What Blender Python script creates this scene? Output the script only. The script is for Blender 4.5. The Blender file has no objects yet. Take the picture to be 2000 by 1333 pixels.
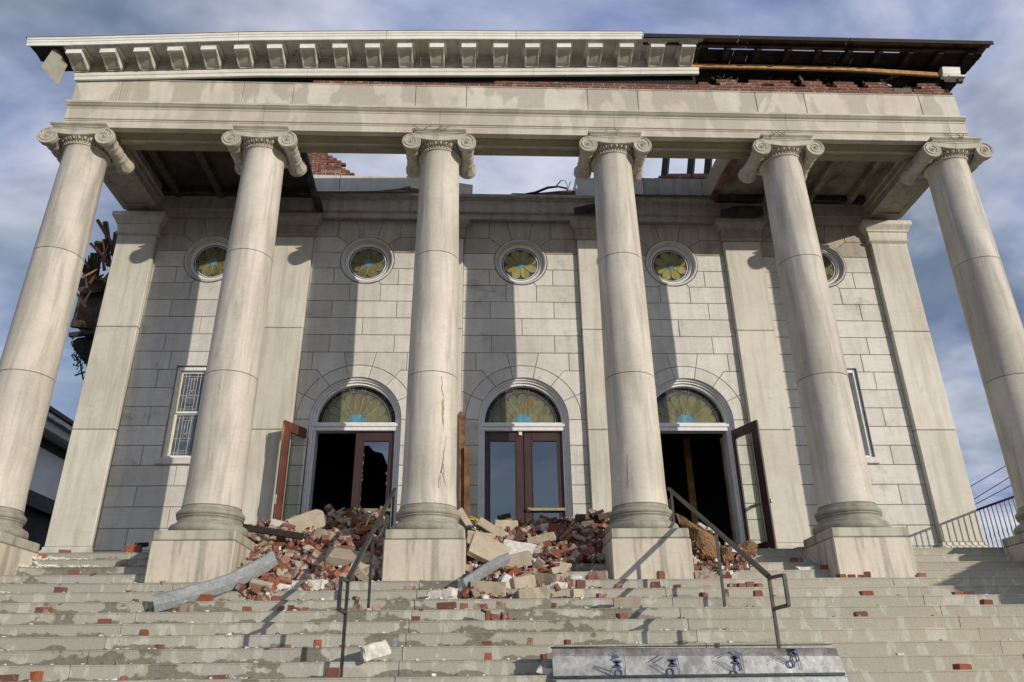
import bpy, bmesh, math, random
from mathutils import Vector, Matrix, Euler, noise
import numpy as np

R = random.Random(7)
rad = math.radians
scene = bpy.context.scene
COL = scene.collection

# ------------------------------------------------------------------ camera, sky, sun, exposure
cam_data = bpy.data.cameras.new('camera')
cam = bpy.data.objects.new('camera', cam_data)
COL.objects.link(cam)
yaw, pitch, roll = .0449, .4266, -.0131
fwd = Vector((math.sin(yaw)*math.cos(pitch), math.cos(yaw)*math.cos(pitch), math.sin(pitch)))
rt = Vector((math.cos(yaw), -math.sin(yaw), 0))
up = rt.cross(fwd)
r2 = rt*math.cos(roll) + up*math.sin(roll)
u2 = -rt*math.sin(roll) + up*math.cos(roll)
CAMLOC = Vector((-.8294, -11.5334, -1.9670))
mw = Matrix(((r2.x, u2.x, -fwd.x, CAMLOC.x), (r2.y, u2.y, -fwd.y, CAMLOC.y), (r2.z, u2.z, -fwd.z, CAMLOC.z), (0, 0, 0, 1)))
cam.matrix_world = mw
cam_data.sensor_width = 36
cam_data.lens = 1493.4/2000*36
cam_data.clip_end = 3000
scene.camera = cam

SUNV = Vector((.94, -1.0, .318)).normalized()
world = bpy.data.worlds.new("World")
scene.world = world
world.use_nodes = True
wt = world.node_tree
for n in list(wt.nodes): wt.nodes.remove(n)
def wn(t, **k):
    n = wt.nodes.new(t)
    for a, b in k.items(): setattr(n, a, b)
    return n
wl = wt.links.new
wout = wn('ShaderNodeOutputWorld')
sky = wn('ShaderNodeTexSky', sky_type='NISHITA', sun_disc=False, sun_elevation=rad(13.0), sun_rotation=rad(136.8), air_density=1.0, dust_density=.6, ozone_density=1.6)
bg1 = wn('ShaderNodeBackground'); bg1.inputs[1].default_value = .09
bg2 = wn('ShaderNodeBackground'); bg2.inputs[1].default_value = 1.14
wl(sky.outputs[0], bg1.inputs[0])
tc = wn('ShaderNodeTexCoord')
sp = wn('ShaderNodeSeparateXYZ'); wl(tc.outputs['Generated'], sp.inputs[0])
zz = wn('ShaderNodeMath', operation='ADD'); wl(sp.outputs[2], zz.inputs[0]); zz.inputs[1].default_value = .22
zm = wn('ShaderNodeMath', operation='MAXIMUM'); wl(zz.outputs[0], zm.inputs[0]); zm.inputs[1].default_value = .08
dx = wn('ShaderNodeMath', operation='DIVIDE'); wl(sp.outputs[0], dx.inputs[0]); wl(zm.outputs[0], dx.inputs[1])
dy = wn('ShaderNodeMath', operation='DIVIDE'); wl(sp.outputs[1], dy.inputs[0]); wl(zm.outputs[0], dy.inputs[1])
cb = wn('ShaderNodeCombineXYZ'); wl(dx.outputs[0], cb.inputs[0]); wl(dy.outputs[0], cb.inputs[1])
mp = wn('ShaderNodeMapping'); wl(cb.outputs[0], mp.inputs[0]); mp.inputs['Rotation'].default_value = (0, 0, rad(-24)); mp.inputs['Scale'].default_value = (.95, 1.25, 1); mp.inputs['Location'].default_value = (.55, .95, 0)
nz = wn('ShaderNodeTexNoise'); wl(mp.outputs[0], nz.inputs['Vector']); nz.inputs['Scale'].default_value = 1.25; nz.inputs['Detail'].default_value = 5; nz.inputs['Roughness'].default_value = .56; nz.inputs['Distortion'].default_value = .25
cr = wn('ShaderNodeValToRGB'); wl(nz.outputs[0], cr.inputs[0])
cr.color_ramp.elements[0].position = .40; cr.color_ramp.elements[0].color = (.25, .25, .25, 1)
cr.color_ramp.elements[1].position = .55; cr.color_ramp.elements[1].color = (1, 1, 1, 1)
nz2 = wn('ShaderNodeTexNoise'); wl(mp.outputs[0], nz2.inputs['Vector']); nz2.inputs['Scale'].default_value = 2.3; nz2.inputs['Detail'].default_value = 7; nz2.inputs['Roughness'].default_value = .58; nz2.inputs['Distortion'].default_value = .3
ccol = wn('ShaderNodeValToRGB'); wl(nz2.outputs[0], ccol.inputs[0])
ccol.color_ramp.elements[0].position = .36; ccol.color_ramp.elements[0].color = (.20, .255, .45, 1)
ccol.color_ramp.elements[1].position = .60; ccol.color_ramp.elements[1].color = (.56, .59, .69, 1)
# clouds are lit from the sun's side, so they brighten towards it
dot = wn('ShaderNodeVectorMath', operation='DOT_PRODUCT'); wl(tc.outputs['Generated'], dot.inputs[0]); dot.inputs[1].default_value = tuple(SUNV)
dr = wn('ShaderNodeMapRange'); wl(dot.outputs['Value'], dr.inputs[0]); dr.inputs[1].default_value = -.3; dr.inputs[2].default_value = 1; dr.inputs[3].default_value = 1.0; dr.inputs[4].default_value = 1.15
sc_ = wn('ShaderNodeVectorMath', operation='SCALE'); wl(ccol.outputs[0], sc_.inputs[0]); wl(dr.outputs[0], sc_.inputs['Scale'])
wl(sc_.outputs[0], bg2.inputs[0])
mx = wn('ShaderNodeMixShader'); wl(cr.outputs[0], mx.inputs[0]); wl(bg1.outputs[0], mx.inputs[1]); wl(bg2.outputs[0], mx.inputs[2])
wl(mx.outputs[0], wout.inputs[0])

sun_d = bpy.data.lights.new('sun', 'SUN')
sun_d.energy = 3.4
sun_d.angle = rad(.55)
sun_d.color = (1.0, .905, .775)
sun = bpy.data.objects.new('sun', sun_d)
sun.rotation_euler = SUNV.to_track_quat('Z', 'Y').to_euler()
COL.objects.link(sun)
scene.view_settings.view_transform = 'Standard'
scene.view_settings.look = 'None'
scene.view_settings.exposure = 0.0
scene.view_settings.gamma = 1.0
scene.view_settings.use_curve_mapping = False

# ------------------------------------------------------------------ materials
MATS = {}
def nt(name):
    m = bpy.data.materials.new(name); m.use_nodes = True
    t = m.node_tree
    b = t.nodes['Principled BSDF']
    MATS[name] = m
    return m, t, b
def node(t, kind, **k):
    n = t.nodes.new(kind)
    for a, b in k.items(): setattr(n, a, b)
    return n
def tex(t, scale=(1, 1, 1), rot=(0, 0, 0), coord='Object', loc=(0, 0, 0)):
    c = node(t, 'ShaderNodeTexCoord'); m = node(t, 'ShaderNodeMapping')
    t.links.new(c.outputs[coord], m.inputs[0])
    m.inputs['Scale'].default_value = scale; m.inputs['Rotation'].default_value = rot; m.inputs['Location'].default_value = loc
    return m.outputs[0]
def noisef(t, vec, scale, detail=4, rough=.55, dist=0., lo=.4, hi=.6):
    n = node(t, 'ShaderNodeTexNoise'); t.links.new(vec, n.inputs['Vector'])
    n.inputs['Scale'].default_value = scale; n.inputs['Detail'].default_value = detail
    n.inputs['Roughness'].default_value = rough; n.inputs['Distortion'].default_value = dist
    r = node(t, 'ShaderNodeMapRange'); r.interpolation_type = 'SMOOTHSTEP'
    t.links.new(n.outputs[0], r.inputs[0]); r.inputs[1].default_value = lo; r.inputs[2].default_value = hi
    return r.outputs[0]
def mixc(t, fac, a, b, mode='MIX', f=1.0):
    m = node(t, 'ShaderNodeMix', data_type='RGBA', blend_type=mode)
    if isinstance(fac, (int, float)): m.inputs[0].default_value = fac
    elif f != 1.0:
        mm = node(t, 'ShaderNodeMath', operation='MULTIPLY'); t.links.new(fac, mm.inputs[0]); mm.inputs[1].default_value = f
        t.links.new(mm.outputs[0], m.inputs[0])
    else: t.links.new(fac, m.inputs[0])
    for s, v in ((6, a), (7, b)):
        if isinstance(v, tuple): m.inputs[s].default_value = (*v[:3], 1)
        else: t.links.new(v, m.inputs[s])
    return m.outputs[2]
def bump(t, b, h, strength=.3, dist=.01):
    n = node(t, 'ShaderNodeBump'); t.links.new(h, n.inputs['Height'])
    n.inputs['Strength'].default_value = strength; n.inputs['Distance'].default_value = dist
    t.links.new(n.outputs[0], b.inputs['Normal'])
def rnd_val(t, col, lo, hi):
    o = node(t, 'ShaderNodeObjectInfo'); r = node(t, 'ShaderNodeMapRange')
    t.links.new(o.outputs['Random'], r.inputs[0]); r.inputs[3].default_value = lo; r.inputs[4].default_value = hi
    v = node(t, 'ShaderNodeHueSaturation'); t.links.new(col, v.inputs['Color']); t.links.new(r.outputs[0], v.inputs['Value'])
    return v.outputs[0]
def plain(name, c, rough=.6, metal=0., var=.12, sc=9, bmp=.2, rr=None):
    m, t, b = nt(name)
    v = tex(t)
    f = noisef(t, v, sc, 5, .6, .2, .3, .7)
    d = tuple(x*(1-var*2) for x in c); l = tuple(min(1, x*(1+var)) for x in c)
    col = mixc(t, f, d, l)
    if rr: col = rnd_val(t, col, *rr)
    t.links.new(col, b.inputs['Base Color'])
    b.inputs['Roughness'].default_value = rough; b.inputs['Metallic'].default_value = metal
    if bmp: bump(t, b, noisef(t, v, sc*6, 4, .6, 0, .2, .8), bmp, .006)
    return m

def marble(name, base, warm, grey, var=(.94, 1.05), streak=.5, stain=.35, vein=.35, wet=0., seed=0, rough=.62):
    m, t, b = nt(name)
    v = tex(t, loc=(seed, seed*.7, 0))
    col = mixc(t, noisef(t, v, .7, 4, .6, .3, .35, .68), base, warm)
    vs = tex(t, (4.5, 4.5, .45), loc=(seed, 0, 0))
    col = mixc(t, noisef(t, vs, 1.3, 5, .65, .3, .43, .66), col, grey, f=streak)
    vv = tex(t, (1.1, 1.1, 2.6), (0, rad(28), 0), loc=(seed*2, 0, seed))
    n = node(t, 'ShaderNodeTexNoise'); t.links.new(vv, n.inputs['Vector']); n.inputs['Scale'].default_value = 1.6; n.inputs['Detail'].default_value = 6; n.inputs['Distortion'].default_value = 1.6
    r = node(t, 'ShaderNodeValToRGB'); t.links.new(n.outputs[0], r.inputs[0])
    e = r.color_ramp.elements; e[0].position = .455; e[0].color = (0, 0, 0, 1); e[1].position = .545; e[1].color = (0, 0, 0, 1)
    x = e.new(.5); x.color = (1, 1, 1, 1)
    col = mixc(t, r.outputs[0], col, tuple(g*.85 for g in grey), f=vein)
    f = noisef(t, v, 1.9, 7, .7, .5, .56, .74)
    col = mixc(t, f, col, tuple(g*.62 for g in grey), f=stain)
    if wet:
        vw = tex(t, (1.25, .5, .62), loc=(seed+3, 0, 1.7))
        fw = noisef(t, vw, 1.5, 3, .5, .35, .465, .535)
        col = mixc(t, fw, col, tuple(a*.72 for a in warm), f=wet)
    col = mixc(t, noisef(t, v, 26, 4, .7, 0, .3, .75), col, tuple(a*.86 for a in base), f=.4)
    col = rnd_val(t, col, *var)
    t.links.new(col, b.inputs['Base Color'])
    b.inputs['Roughness'].default_value = rough
    bump(t, b, noisef(t, v, 55, 5, .7, 0, .2, .8), .22, .005)
    return m
MB, MW, MG = (.63, .585, .485), (.55, .485, .375), (.36, .335, .28)
marble('marble_wall', (.66, .65, .605), (.585, .565, .50), (.34, .33, .295), var=(.90, 1.05), streak=.35, stain=.75, vein=.22)
marble('marble_grime_shade', (.47, .44, .37), (.36, .325, .25), (.19, .165, .12), var=(.92, 1.08), streak=.5, stain=.8, vein=.15, seed=3)  # wall marble with real stains, and shade put into the colour
marble('marble_pilaster', (.64, .62, .545), (.56, .53, .44), (.37, .34, .275), streak=.55, stain=.5, vein=.15, seed=5)
marble('marble_column', (.66, .62, .535), (.53, .485, .40), (.33, .31, .265), var=(.88, 1.03), streak=.8, stain=.2, vein=.16, seed=9)
marble('marble_carved', (.57, .535, .45), (.48, .44, .35), (.25, .235, .19), streak=.4, stain=.6, seed=2)
marble('marble_base', (.35, .335, .27), (.27, .26, .20), (.14, .14, .105), streak=.5, stain=.6, seed=12)
marble('marble_pedestal', (.65, .59, .485), (.54, .485, .385), (.27, .26, .20), streak=.95, stain=.6, vein=.12, seed=14)
marble('marble_capstone', (.50, .47, .38), (.38, .36, .28), (.19, .19, .145), streak=.9, stain=.8, vein=.1, seed=17)
marble('marble_frieze', (.66, .63, .545), (.55, .50, .40), (.37, .33, .255), var=(.97, 1.03), streak=.25, stain=.25, vein=.15, wet=.85, seed=21)
marble('marble_architrave', (.61, .575, .475), (.52, .475, .375), (.37, .325, .25), var=(.97, 1.03), streak=.3, stain=.3, vein=.15, wet=.6, seed=31)
marble('marble_soffit_shaded', (.27, .24, .16), (.22, .19, .12), (.11, .095, .06), var=(.97, 1.03), streak=.0, stain=.6, seed=33)  # dark copy of the beam marble, shade of the underside put into the colour
marble('marble_dirty', (.42, .40, .335), (.36, .32, .25), (.17, .15, .115), streak=.5, stain=.8, seed=41)
marble('marble_broken', (.52, .46, .36), (.42, .34, .23), (.27, .24, .18), var=(.75, 1.12), streak=.3, stain=.9, seed=51)
plain('mortar_dark', (.17, .155, .12), .9, var=.2)
plain('mortar_pale', (.42, .37, .31), .9, var=.2, sc=20)
plain('mortar_light', (.33, .295, .23), .9, var=.2, sc=20)
plain('crack', (.13, .10, .065), .95, sc=30)
plain('rust_chip', (.36, .27, .16), .95, sc=30)
m, t, b = nt('white_paint'); v = tex(t)
col = mixc(t, noisef(t, v, 3, 5, .6, .2, .3, .7), (.70, .70, .64), (.84, .84, .79))
col = mixc(t, noisef(t, tex(t, (1, 1, 3)), 11, 5, .7, .6, .655, .67), col, (.28, .25, .19), f=.8)
t.links.new(col, b.inputs['Base Color']); b.inputs['Roughness'].default_value = .55
plain('white_frame', (.74, .75, .76), .5, var=.05, sc=8)
plain('cream_edge', (.72, .68, .42), .6, var=.05)
plain('old_paint', (.72, .715, .65), .6, var=.15, sc=4, rr=(.92, 1.05))
m, t, b = nt('soffit_paint'); v = tex(t)
col = mixc(t, noisef(t, v, 3, 5, .6, .2, .3, .7), (.40, .39, .32), (.56, .55, .47))
col = mixc(t, noisef(t, v, 5, 5, .7, .6, .66, .68), col, (.16, .14, .10), f=.85)
col = rnd_val(t, col, .92, 1.05)
t.links.new(col, b.inputs['Base Color']); b.inputs['Roughness'].default_value = .6
plain('dark_wood', (.065, .035, .022), .75, var=.35, sc=5, rr=(.55, 1.6))
plain('red_wood', (.115, .05, .032), .75, var=.4, sc=3, rr=(.6, 1.5))
plain('black_wood', (.018, .014, .012), .8, var=.3)
plain('brown_wood', (.17, .085, .038), .8, var=.3, sc=6, rr=(.6, 1.4))
plain('pine_wood', (.46, .25, .09), .7, var=.2, sc=8, rr=(.9, 1.1))
plain('pale_wood', (.50, .38, .22), .8, var=.2, sc=8, rr=(.8, 1.1))
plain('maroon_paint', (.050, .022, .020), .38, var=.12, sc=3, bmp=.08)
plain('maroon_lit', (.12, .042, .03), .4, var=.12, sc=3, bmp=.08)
plain('black_metal', (.045, .05, .05), .42, metal=.35, var=.25, sc=20, bmp=.1)
plain('brass', (.42, .36, .20), .42, metal=.8, var=.1)
plain('chrome', (.7, .7, .68), .25, metal=.9, var=.05)
plain('tar', (.022, .023, .021), .7, var=.3)
plain('plaster', (.74, .71, .64), .9, var=.12, sc=22, bmp=.6, rr=(.88, 1.05))
plain('paper', (.78, .76, .70), .9, var=.1)
plain('yellow_tape', (.75, .55, .04), .5, var=.1)
plain('rag', (.42, .36, .27), .95, var=.2, sc=30)
plain('house_wall', (.62, .62, .60), .8, var=.06, sc=1.5)
plain('house_trim', (.42, .41, .36), .7, var=.1)
plain('shingle', (.10, .065, .05), .9, var=.3, sc=12)
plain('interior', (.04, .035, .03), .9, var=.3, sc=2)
plain('interior_floor', (.07, .05, .035), .8, var=.3)
plain('asphalt', (.05, .05, .05), .95, var=.2, sc=3)
plain('pavement', (.30, .29, .26), .9, var=.2, sc=3)
plain('ceiling_dark', (.21, .19, .145), .85, var=.25, sc=3)
plain('lead', (.30, .30, .26), .5, var=.2, sc=20, bmp=0)
plain('soil', (.11, .065, .042), 1.0, var=.4, sc=14, bmp=.6)
plain('roof_metal', (.45, .43, .40), .5, metal=.4, var=.2)
plain('membrane', (.035, .038, .034), .8, var=.4, sc=6)

def brickmat(name, cols, mort=.3, sc=14):
    m, t, b = nt(name)
    o = node(t, 'ShaderNodeObjectInfo'); r = node(t, 'ShaderNodeValToRGB')
    t.links.new(o.outputs['Random'], r.inputs[0])
    e = r.color_ramp.elements; e[0].color = (*cols[0], 1); e[1].color = (*cols[-1], 1)
    for i, c in enumerate(cols[1:-1]):
        x = e.new((i+1)/(len(cols)-1)); x.color = (*c, 1)
    v = tex(t); vr = node(t, 'ShaderNodeVectorMath', operation='ADD'); t.links.new(v, vr.inputs[0])
    s = node(t, 'ShaderNodeVectorMath', operation='SCALE'); s.inputs[0].default_value = (31, 17, 23); t.links.new(o.outputs['Random'], s.inputs['Scale'])
    t.links.new(s.outputs[0], vr.inputs[1])
    col = mixc(t, noisef(t, vr.outputs[0], 24, 5, .7, 0, .35, .75), r.outputs[0], (.12, .045, .03), f=.5)
    fm = noisef(t, vr.outputs[0], 9, 6, .7, .3, .62-mort*.3, .70-mort*.25)
    col = mixc(t, fm, col, (.40, .33, .27), f=.8)
    t.links.new(col, b.inputs['Base Color']); b.inputs['Roughness'].default_value = .93
    bump(t, b, noisef(t, vr.outputs[0], 60, 5, .7, 0, .2, .8), .5, .006)
    return m
brickmat('brick_rubble', [(.25, .085, .05), (.17, .06, .042), (.29, .10, .055), (.12, .05, .04), (.23, .10, .072), (.32, .15, .09), (.20, .07, .048)], mort=.22)
brickmat('brick_mortared', [(.26, .14, .11), (.21, .11, .09), (.32, .20, .155), (.18, .10, .085)], mort=.62)
brickmat('brick_wall', [(.23, .085, .052), (.17, .065, .045), (.20, .075, .05), (.15, .058, .042), (.25, .10, .06)], mort=.25)
brickmat('brick_orange', [(.38, .13, .045), (.30, .09, .04), (.34, .12, .05)], mort=.1)

RISE = .1542
# stone of the steps: pale concrete with dark damp patches, and cleaner patches
m, t, b = nt('step_stone')
v = tex(t)
col = mixc(t, noisef(t, v, .5, 4, .6, .3, .35, .65), (.39, .395, .355), (.42, .39, .31))
ob = node(t, 'ShaderNodeObjectInfo')
sepx = node(t, 'ShaderNodeSeparateXYZ'); t.links.new(v, sepx.inputs[0])
mrx = node(t, 'ShaderNodeMapRange'); t.links.new(sepx.outputs[0], mrx.inputs[0]); mrx.inputs[1].default_value = -7; mrx.inputs[2].default_value = 5
col = mixc(t, mrx.outputs[0], mixc(t, .5, col, (.34, .35, .32)), mixc(t, .55, col, (.43, .39, .295)))
vb = tex(t, (3.1, .6, 1.2), loc=(4, 0, 2))
col = mixc(t, noisef(t, vb, 1.3, 4, .5, 1.2, .55, .60), col, (.56, .555, .50), f=.6)
vs = tex(t, (9, 9, 1.0)); col = mixc(t, noisef(t, vs, 1.2, 5, .6, .3, .45, .75), col, (.33, .31, .24), f=.35)
vd = tex(t, (.8, 2.7, .9), loc=(1.3, .2, .9))
nd = node(t, 'ShaderNodeTexNoise'); t.links.new(vd, nd.inputs['Vector']); nd.inputs['Scale'].default_value = 2.0; nd.inputs['Detail'].default_value = 5; nd.inputs['Roughness'].default_value = .6
mz = node(t, 'ShaderNodeMath', operation='MODULO'); az = node(t, 'ShaderNodeMath', operation='ADD'); t.links.new(sepx.outputs[2], az.inputs[0]); az.inputs[1].default_value = RISE*40+.004
t.links.new(az.outputs[0], mz.inputs[0]); mz.inputs[1].default_value = RISE
hz = node(t, 'ShaderNodeMapRange'); t.links.new(mz.outputs[0], hz.inputs[0]); hz.inputs[1].default_value = 0; hz.inputs[2].default_value = RISE*.55; hz.inputs[3].default_value = .17; hz.inputs[4].default_value = -.005
ah = node(t, 'ShaderNodeMath', operation='ADD'); t.links.new(nd.outputs[0], ah.inputs[0]); ln = node(t, 'ShaderNodeMapRange'); t.links.new(mz.outputs[0], ln.inputs[0]); ln.inputs[1].default_value = .002; ln.inputs[2].default_value = .020; ln.inputs[3].default_value = .09; ln.inputs[4].default_value = 0
hl = node(t, 'ShaderNodeMath', operation='ADD'); t.links.new(hz.outputs[0], hl.inputs[0]); t.links.new(ln.outputs[0], hl.inputs[1]); t.links.new(hl.outputs[0], ah.inputs[1])
rf = node(t, 'ShaderNodeMapRange'); rf.interpolation_type = 'SMOOTHSTEP'; t.links.new(ah.outputs[0], rf.inputs[0]); rf.inputs[1].default_value = .575; rf.inputs[2].default_value = .61
fd = rf.outputs[0]
mrd = node(t, 'ShaderNodeMapRange'); t.links.new(sepx.outputs[0], mrd.inputs[0]); mrd.inputs[1].default_value = 1.0; mrd.inputs[2].default_value = 3.2; mrd.inputs[3].default_value = 1; mrd.inputs[4].default_value = .0
mu = node(t, 'ShaderNodeMath', operation='MULTIPLY'); t.links.new(fd, mu.inputs[0]); t.links.new(mrd.outputs[0], mu.inputs[1])
fg = noisef(t, v, 22, 5, .8, 0, .3, .7)
col = mixc(t, mu.outputs[0], col, mixc(t, fg, (.105, .10, .075), (.21, .20, .16)), f=.88)
col = mixc(t, noisef(t, v, 30, 5, .7, 0, .35, .8), col, (.24, .23, .18), f=.35)
col = rnd_val(t, col, .93, 1.06)
t.links.new(col, b.inputs['Base Color']); b.inputs['Roughness'].default_value = .85
bump(t, b, noisef(t, v, 40, 6, .7, 0, .2, .8), .4, .008)

m, t, b = nt('damp_patch')
v = tex(t)
col = mixc(t, noisef(t, v, 14, 5, .7, 0, .35, .7), (.12, .11, .08), (.19, .175, .13))
t.links.new(col, b.inputs['Base Color']); b.inputs['Roughness'].default_value = .8

m, t, b = nt('galvanised')
v = tex(t)
n = node(t, 'ShaderNodeTexVoronoi'); t.links.new(v, n.inputs['Vector']); n.inputs['Scale'].default_value = 28
bw = node(t, 'ShaderNodeRGBToBW'); t.links.new(n.outputs['Color'], bw.inputs[0])
col = mixc(t, bw.outputs[0], (.27, .30, .32), (.38, .41, .43))
col = mixc(t, noisef(t, v, 4, 5, .7, .5, .5, .72), col, (.22, .23, .22), f=.6)
t.links.new(col, b.inputs['Base Color']); b.inputs['Metallic'].default_value = .45; b.inputs['Roughness'].default_value = .48
bump(t, b, noisef(t, v, 5, 3, .5, 0, .2, .8), .25, .02)
m, t, b = nt('galvanised_worn')
v = tex(t)
col = mixc(t, noisef(t, v, 6, 7, .75, .15, .35, .68), (.19, .20, .205), (.44, .455, .46))
col = mixc(t, noisef(t, v, 16, 6, .8, .3, .58, .66), col, (.09, .09, .085), f=.8)
t.links.new(col, b.inputs['Base Color']); b.inputs['Metallic'].default_value = .35; b.inputs['Roughness'].default_value = .45
bump(t, b, noisef(t, v, 5, 3, .5, .2, .2, .8), .22, .012)
plain('blue_ink', (.07, .085, .19), .6, var=.1)
plain('thatch', (.42, .25, .12), 1.0, var=.3, sc=40, bmp=1.0)

def glassmat(name, tint, fac=.12, rough=.02):
    m, t, b = nt(name)
    t.nodes.remove(b)
    o = t.nodes['Material Output']
    tr = node(t, 'ShaderNodeBsdfTransparent'); tr.inputs[0].default_value = (*tint, 1)
    gl = node(t, 'ShaderNodeBsdfGlossy'); gl.inputs['Roughness'].default_value = rough; gl.inputs[0].default_value = (.9, .95, 1, 1)
    fr = node(t, 'ShaderNodeLayerWeight'); pw = node(t, 'ShaderNodeMath', operation='POWER'); t.links.new(fr.outputs['Facing'], pw.inputs[0]); pw.inputs[1].default_value = 4
    ad = node(t, 'ShaderNodeMath', operation='ADD'); t.links.new(pw.outputs[0], ad.inputs[0]); ad.inputs[1].default_value = fac
    mxs = node(t, 'ShaderNodeMixShader'); t.links.new(ad.outputs[0], mxs.inputs[0]); t.links.new(tr.outputs[0], mxs.inputs[1]); t.links.new(gl.outputs[0], mxs.inputs[2])
    t.links.new(mxs.outputs[0], o.inputs[0])
    return m
glassmat('door_glass', (.62, .66, .62), .25)
glassmat('clear_glass', (.80, .84, .78), .03)
def stained(name, cols, trans=.35):
    m, t, b = nt(name)
    v = tex(t, (1, 1, .35))
    o = node(t, 'ShaderNodeObjectInfo'); r = node(t, 'ShaderNodeValToRGB'); t.links.new(o.outputs['Random'], r.inputs[0])
    e = r.color_ramp.elements; e[0].color = (*cols[0], 1); e[1].color = (*cols[-1], 1)
    for i, c in enumerate(cols[1:-1]):
        x = e.new((i+1)/(len(cols)-1)); x.color = (*c, 1)
    col = mixc(t, noisef(t, v, 7, 4, .6, 1.2, .35, .7), r.outputs[0], tuple(min(1, c*1.7+.05) for c in cols[0]), f=.7)
    t.links.new(col, b.inputs['Base Color']); b.inputs['Roughness'].default_value = .12
    b.inputs['Specular IOR Level'].default_value = .6
    bump(t, b, noisef(t, v, 9, 3, .6, .6, .2, .8), .35, .01)
    return m
stained('petal_glass', [(.11, .10, .035), (.16, .155, .075), (.075, .09, .035), (.15, .105, .035), (.11, .14, .075)])
stained('petal_bright', [(.22, .20, .06), (.27, .25, .10), (.20, .22, .08), (.26, .19, .06)])
stained('blue_glass', [(.07, .19, .25), (.05, .16, .22)])
stained('field_glass', [(.05, .055, .04), (.08, .08, .06)])
stained('leaded_glass', [(.06, .075, .10), (.03, .04, .06)])

M = lambda n: MATS[n]
def T(o, label=None, cat=None, group=None, kind=None):
    if label: o['label'] = label
    if cat: o['category'] = cat
    if group: o['group'] = group
    if kind: o['kind'] = kind
    return o
def empty(name, loc=(0, 0, 0), parent=None, label=None, cat=None, group=None, kind=None, rot=(0, 0, 0)):
    o = bpy.data.objects.new(name, None); COL.objects.link(o); o.location = loc; o.rotation_euler = rot
    o.empty_display_size = .2
    if parent: o.parent = parent
    return T(o, label, cat, group, kind)
def mk(name, me, mat, parent=None, loc=None, rot=None, smooth=None, world_parent=True):
    if mat and not me.materials: me.materials.append(M(mat))
    if smooth is not None:
        me.polygons.foreach_set('use_smooth', [True]*len(me.polygons))
        me.set_sharp_from_angle(angle=rad(smooth))
    o = bpy.data.objects.new(name, me); COL.objects.link(o)
    if loc is not None: o.location = loc
    if rot is not None: o.rotation_euler = rot
    if parent:
        o.parent = parent
    return o
def fb(bm, name='mesh'):
    me = bpy.data.meshes.new(name); bm.normal_update(); bm.to_mesh(me); bm.free(); return me
def box(bm, x0, x1, y0, y1, z0, z1, bev=0.0):
    vs = [bm.verts.new(p) for p in ((x0, y0, z0), (x1, y0, z0), (x1, y1, z0), (x0, y1, z0), (x0, y0, z1), (x1, y0, z1), (x1, y1, z1), (x0, y1, z1))]
    fs = [bm.faces.new([vs[i] for i in f]) for f in ((0, 3, 2, 1), (4, 5, 6, 7), (0, 1, 5, 4), (1, 2, 6, 5), (2, 3, 7, 6), (3, 0, 4, 7))]
    if bev:
        es = set(e for f in fs for e in f.edges)
        bmesh.ops.bevel(bm, geom=list(es), offset=bev, segments=1, affect='EDGES')
    return vs
def boxo(name, x0, x1, y0, y1, z0, z1, mat, parent=None, bev=.0, **k):
    bm = bmesh.new(); box(bm, x0, x1, y0, y1, z0, z1, bev)
    return mk(name, fb(bm), mat, parent, **k)
def obb(bm, a, b, w, h, upv=Vector((0, 0, 1)), bev=0, taper=1.0):
    """bar from a to b, width w across and h along upv"""
    a, b = Vector(a), Vector(b); d = (b-a).normalized(); s = d.cross(upv)
    if s.length < 1e-4: s = d.cross(Vector((1, 0, 0)))
    s.normalize(); n = s.cross(d)
    vs = []
    for p, k in ((a, 1.), (b, taper)):
        for i, j in ((-1, -1), (1, -1), (1, 1), (-1, 1)):
            vs.append(bm.verts.new(p+s*i*w/2*k+n*j*h/2*k))
    for f in ((0, 1, 2, 3), (7, 6, 5, 4), (0, 4, 5, 1), (1, 5, 6, 2), (2, 6, 7, 3), (3, 7, 4, 0)):
        bm.faces.new([vs[i] for i in f])
def bar(name, a, b, w, h, mat, parent=None, upv=Vector((0, 0, 1)), taper=1.0):
    bm = bmesh.new(); obb(bm, a, b, w, h, upv, taper=taper); bmesh.ops.recalc_face_normals(bm, faces=bm.faces)
    return mk(name, fb(bm), mat, parent)
def tube(bm, pts, r, seg=6, closed=False):
    pts = [Vector(p) for p in pts]; rings = []
    for i, p in enumerate(pts):
        d = (pts[min(i+1, len(pts)-1)]-pts[max(i-1, 0)]).normalized()
        ref = Vector((0, 0, 1)) if abs(d.z) < .9 else Vector((1, 0, 0))
        s = d.cross(ref).normalized(); n = s.cross(d)
        rr = r[i] if isinstance(r, (list, tuple)) else r
        rings.append([bm.verts.new(p+(s*math.cos(k*2*math.pi/seg)+n*math.sin(k*2*math.pi/seg))*rr) for k in range(seg)])
    for i in range(len(rings)-1):
        for k in range(seg):
            bm.faces.new((rings[i][k], rings[i][(k+1) % seg], rings[i+1][(k+1) % seg], rings[i+1][k]))
    bm.faces.new(rings[0][::-1]); bm.faces.new(rings[-1])
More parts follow.
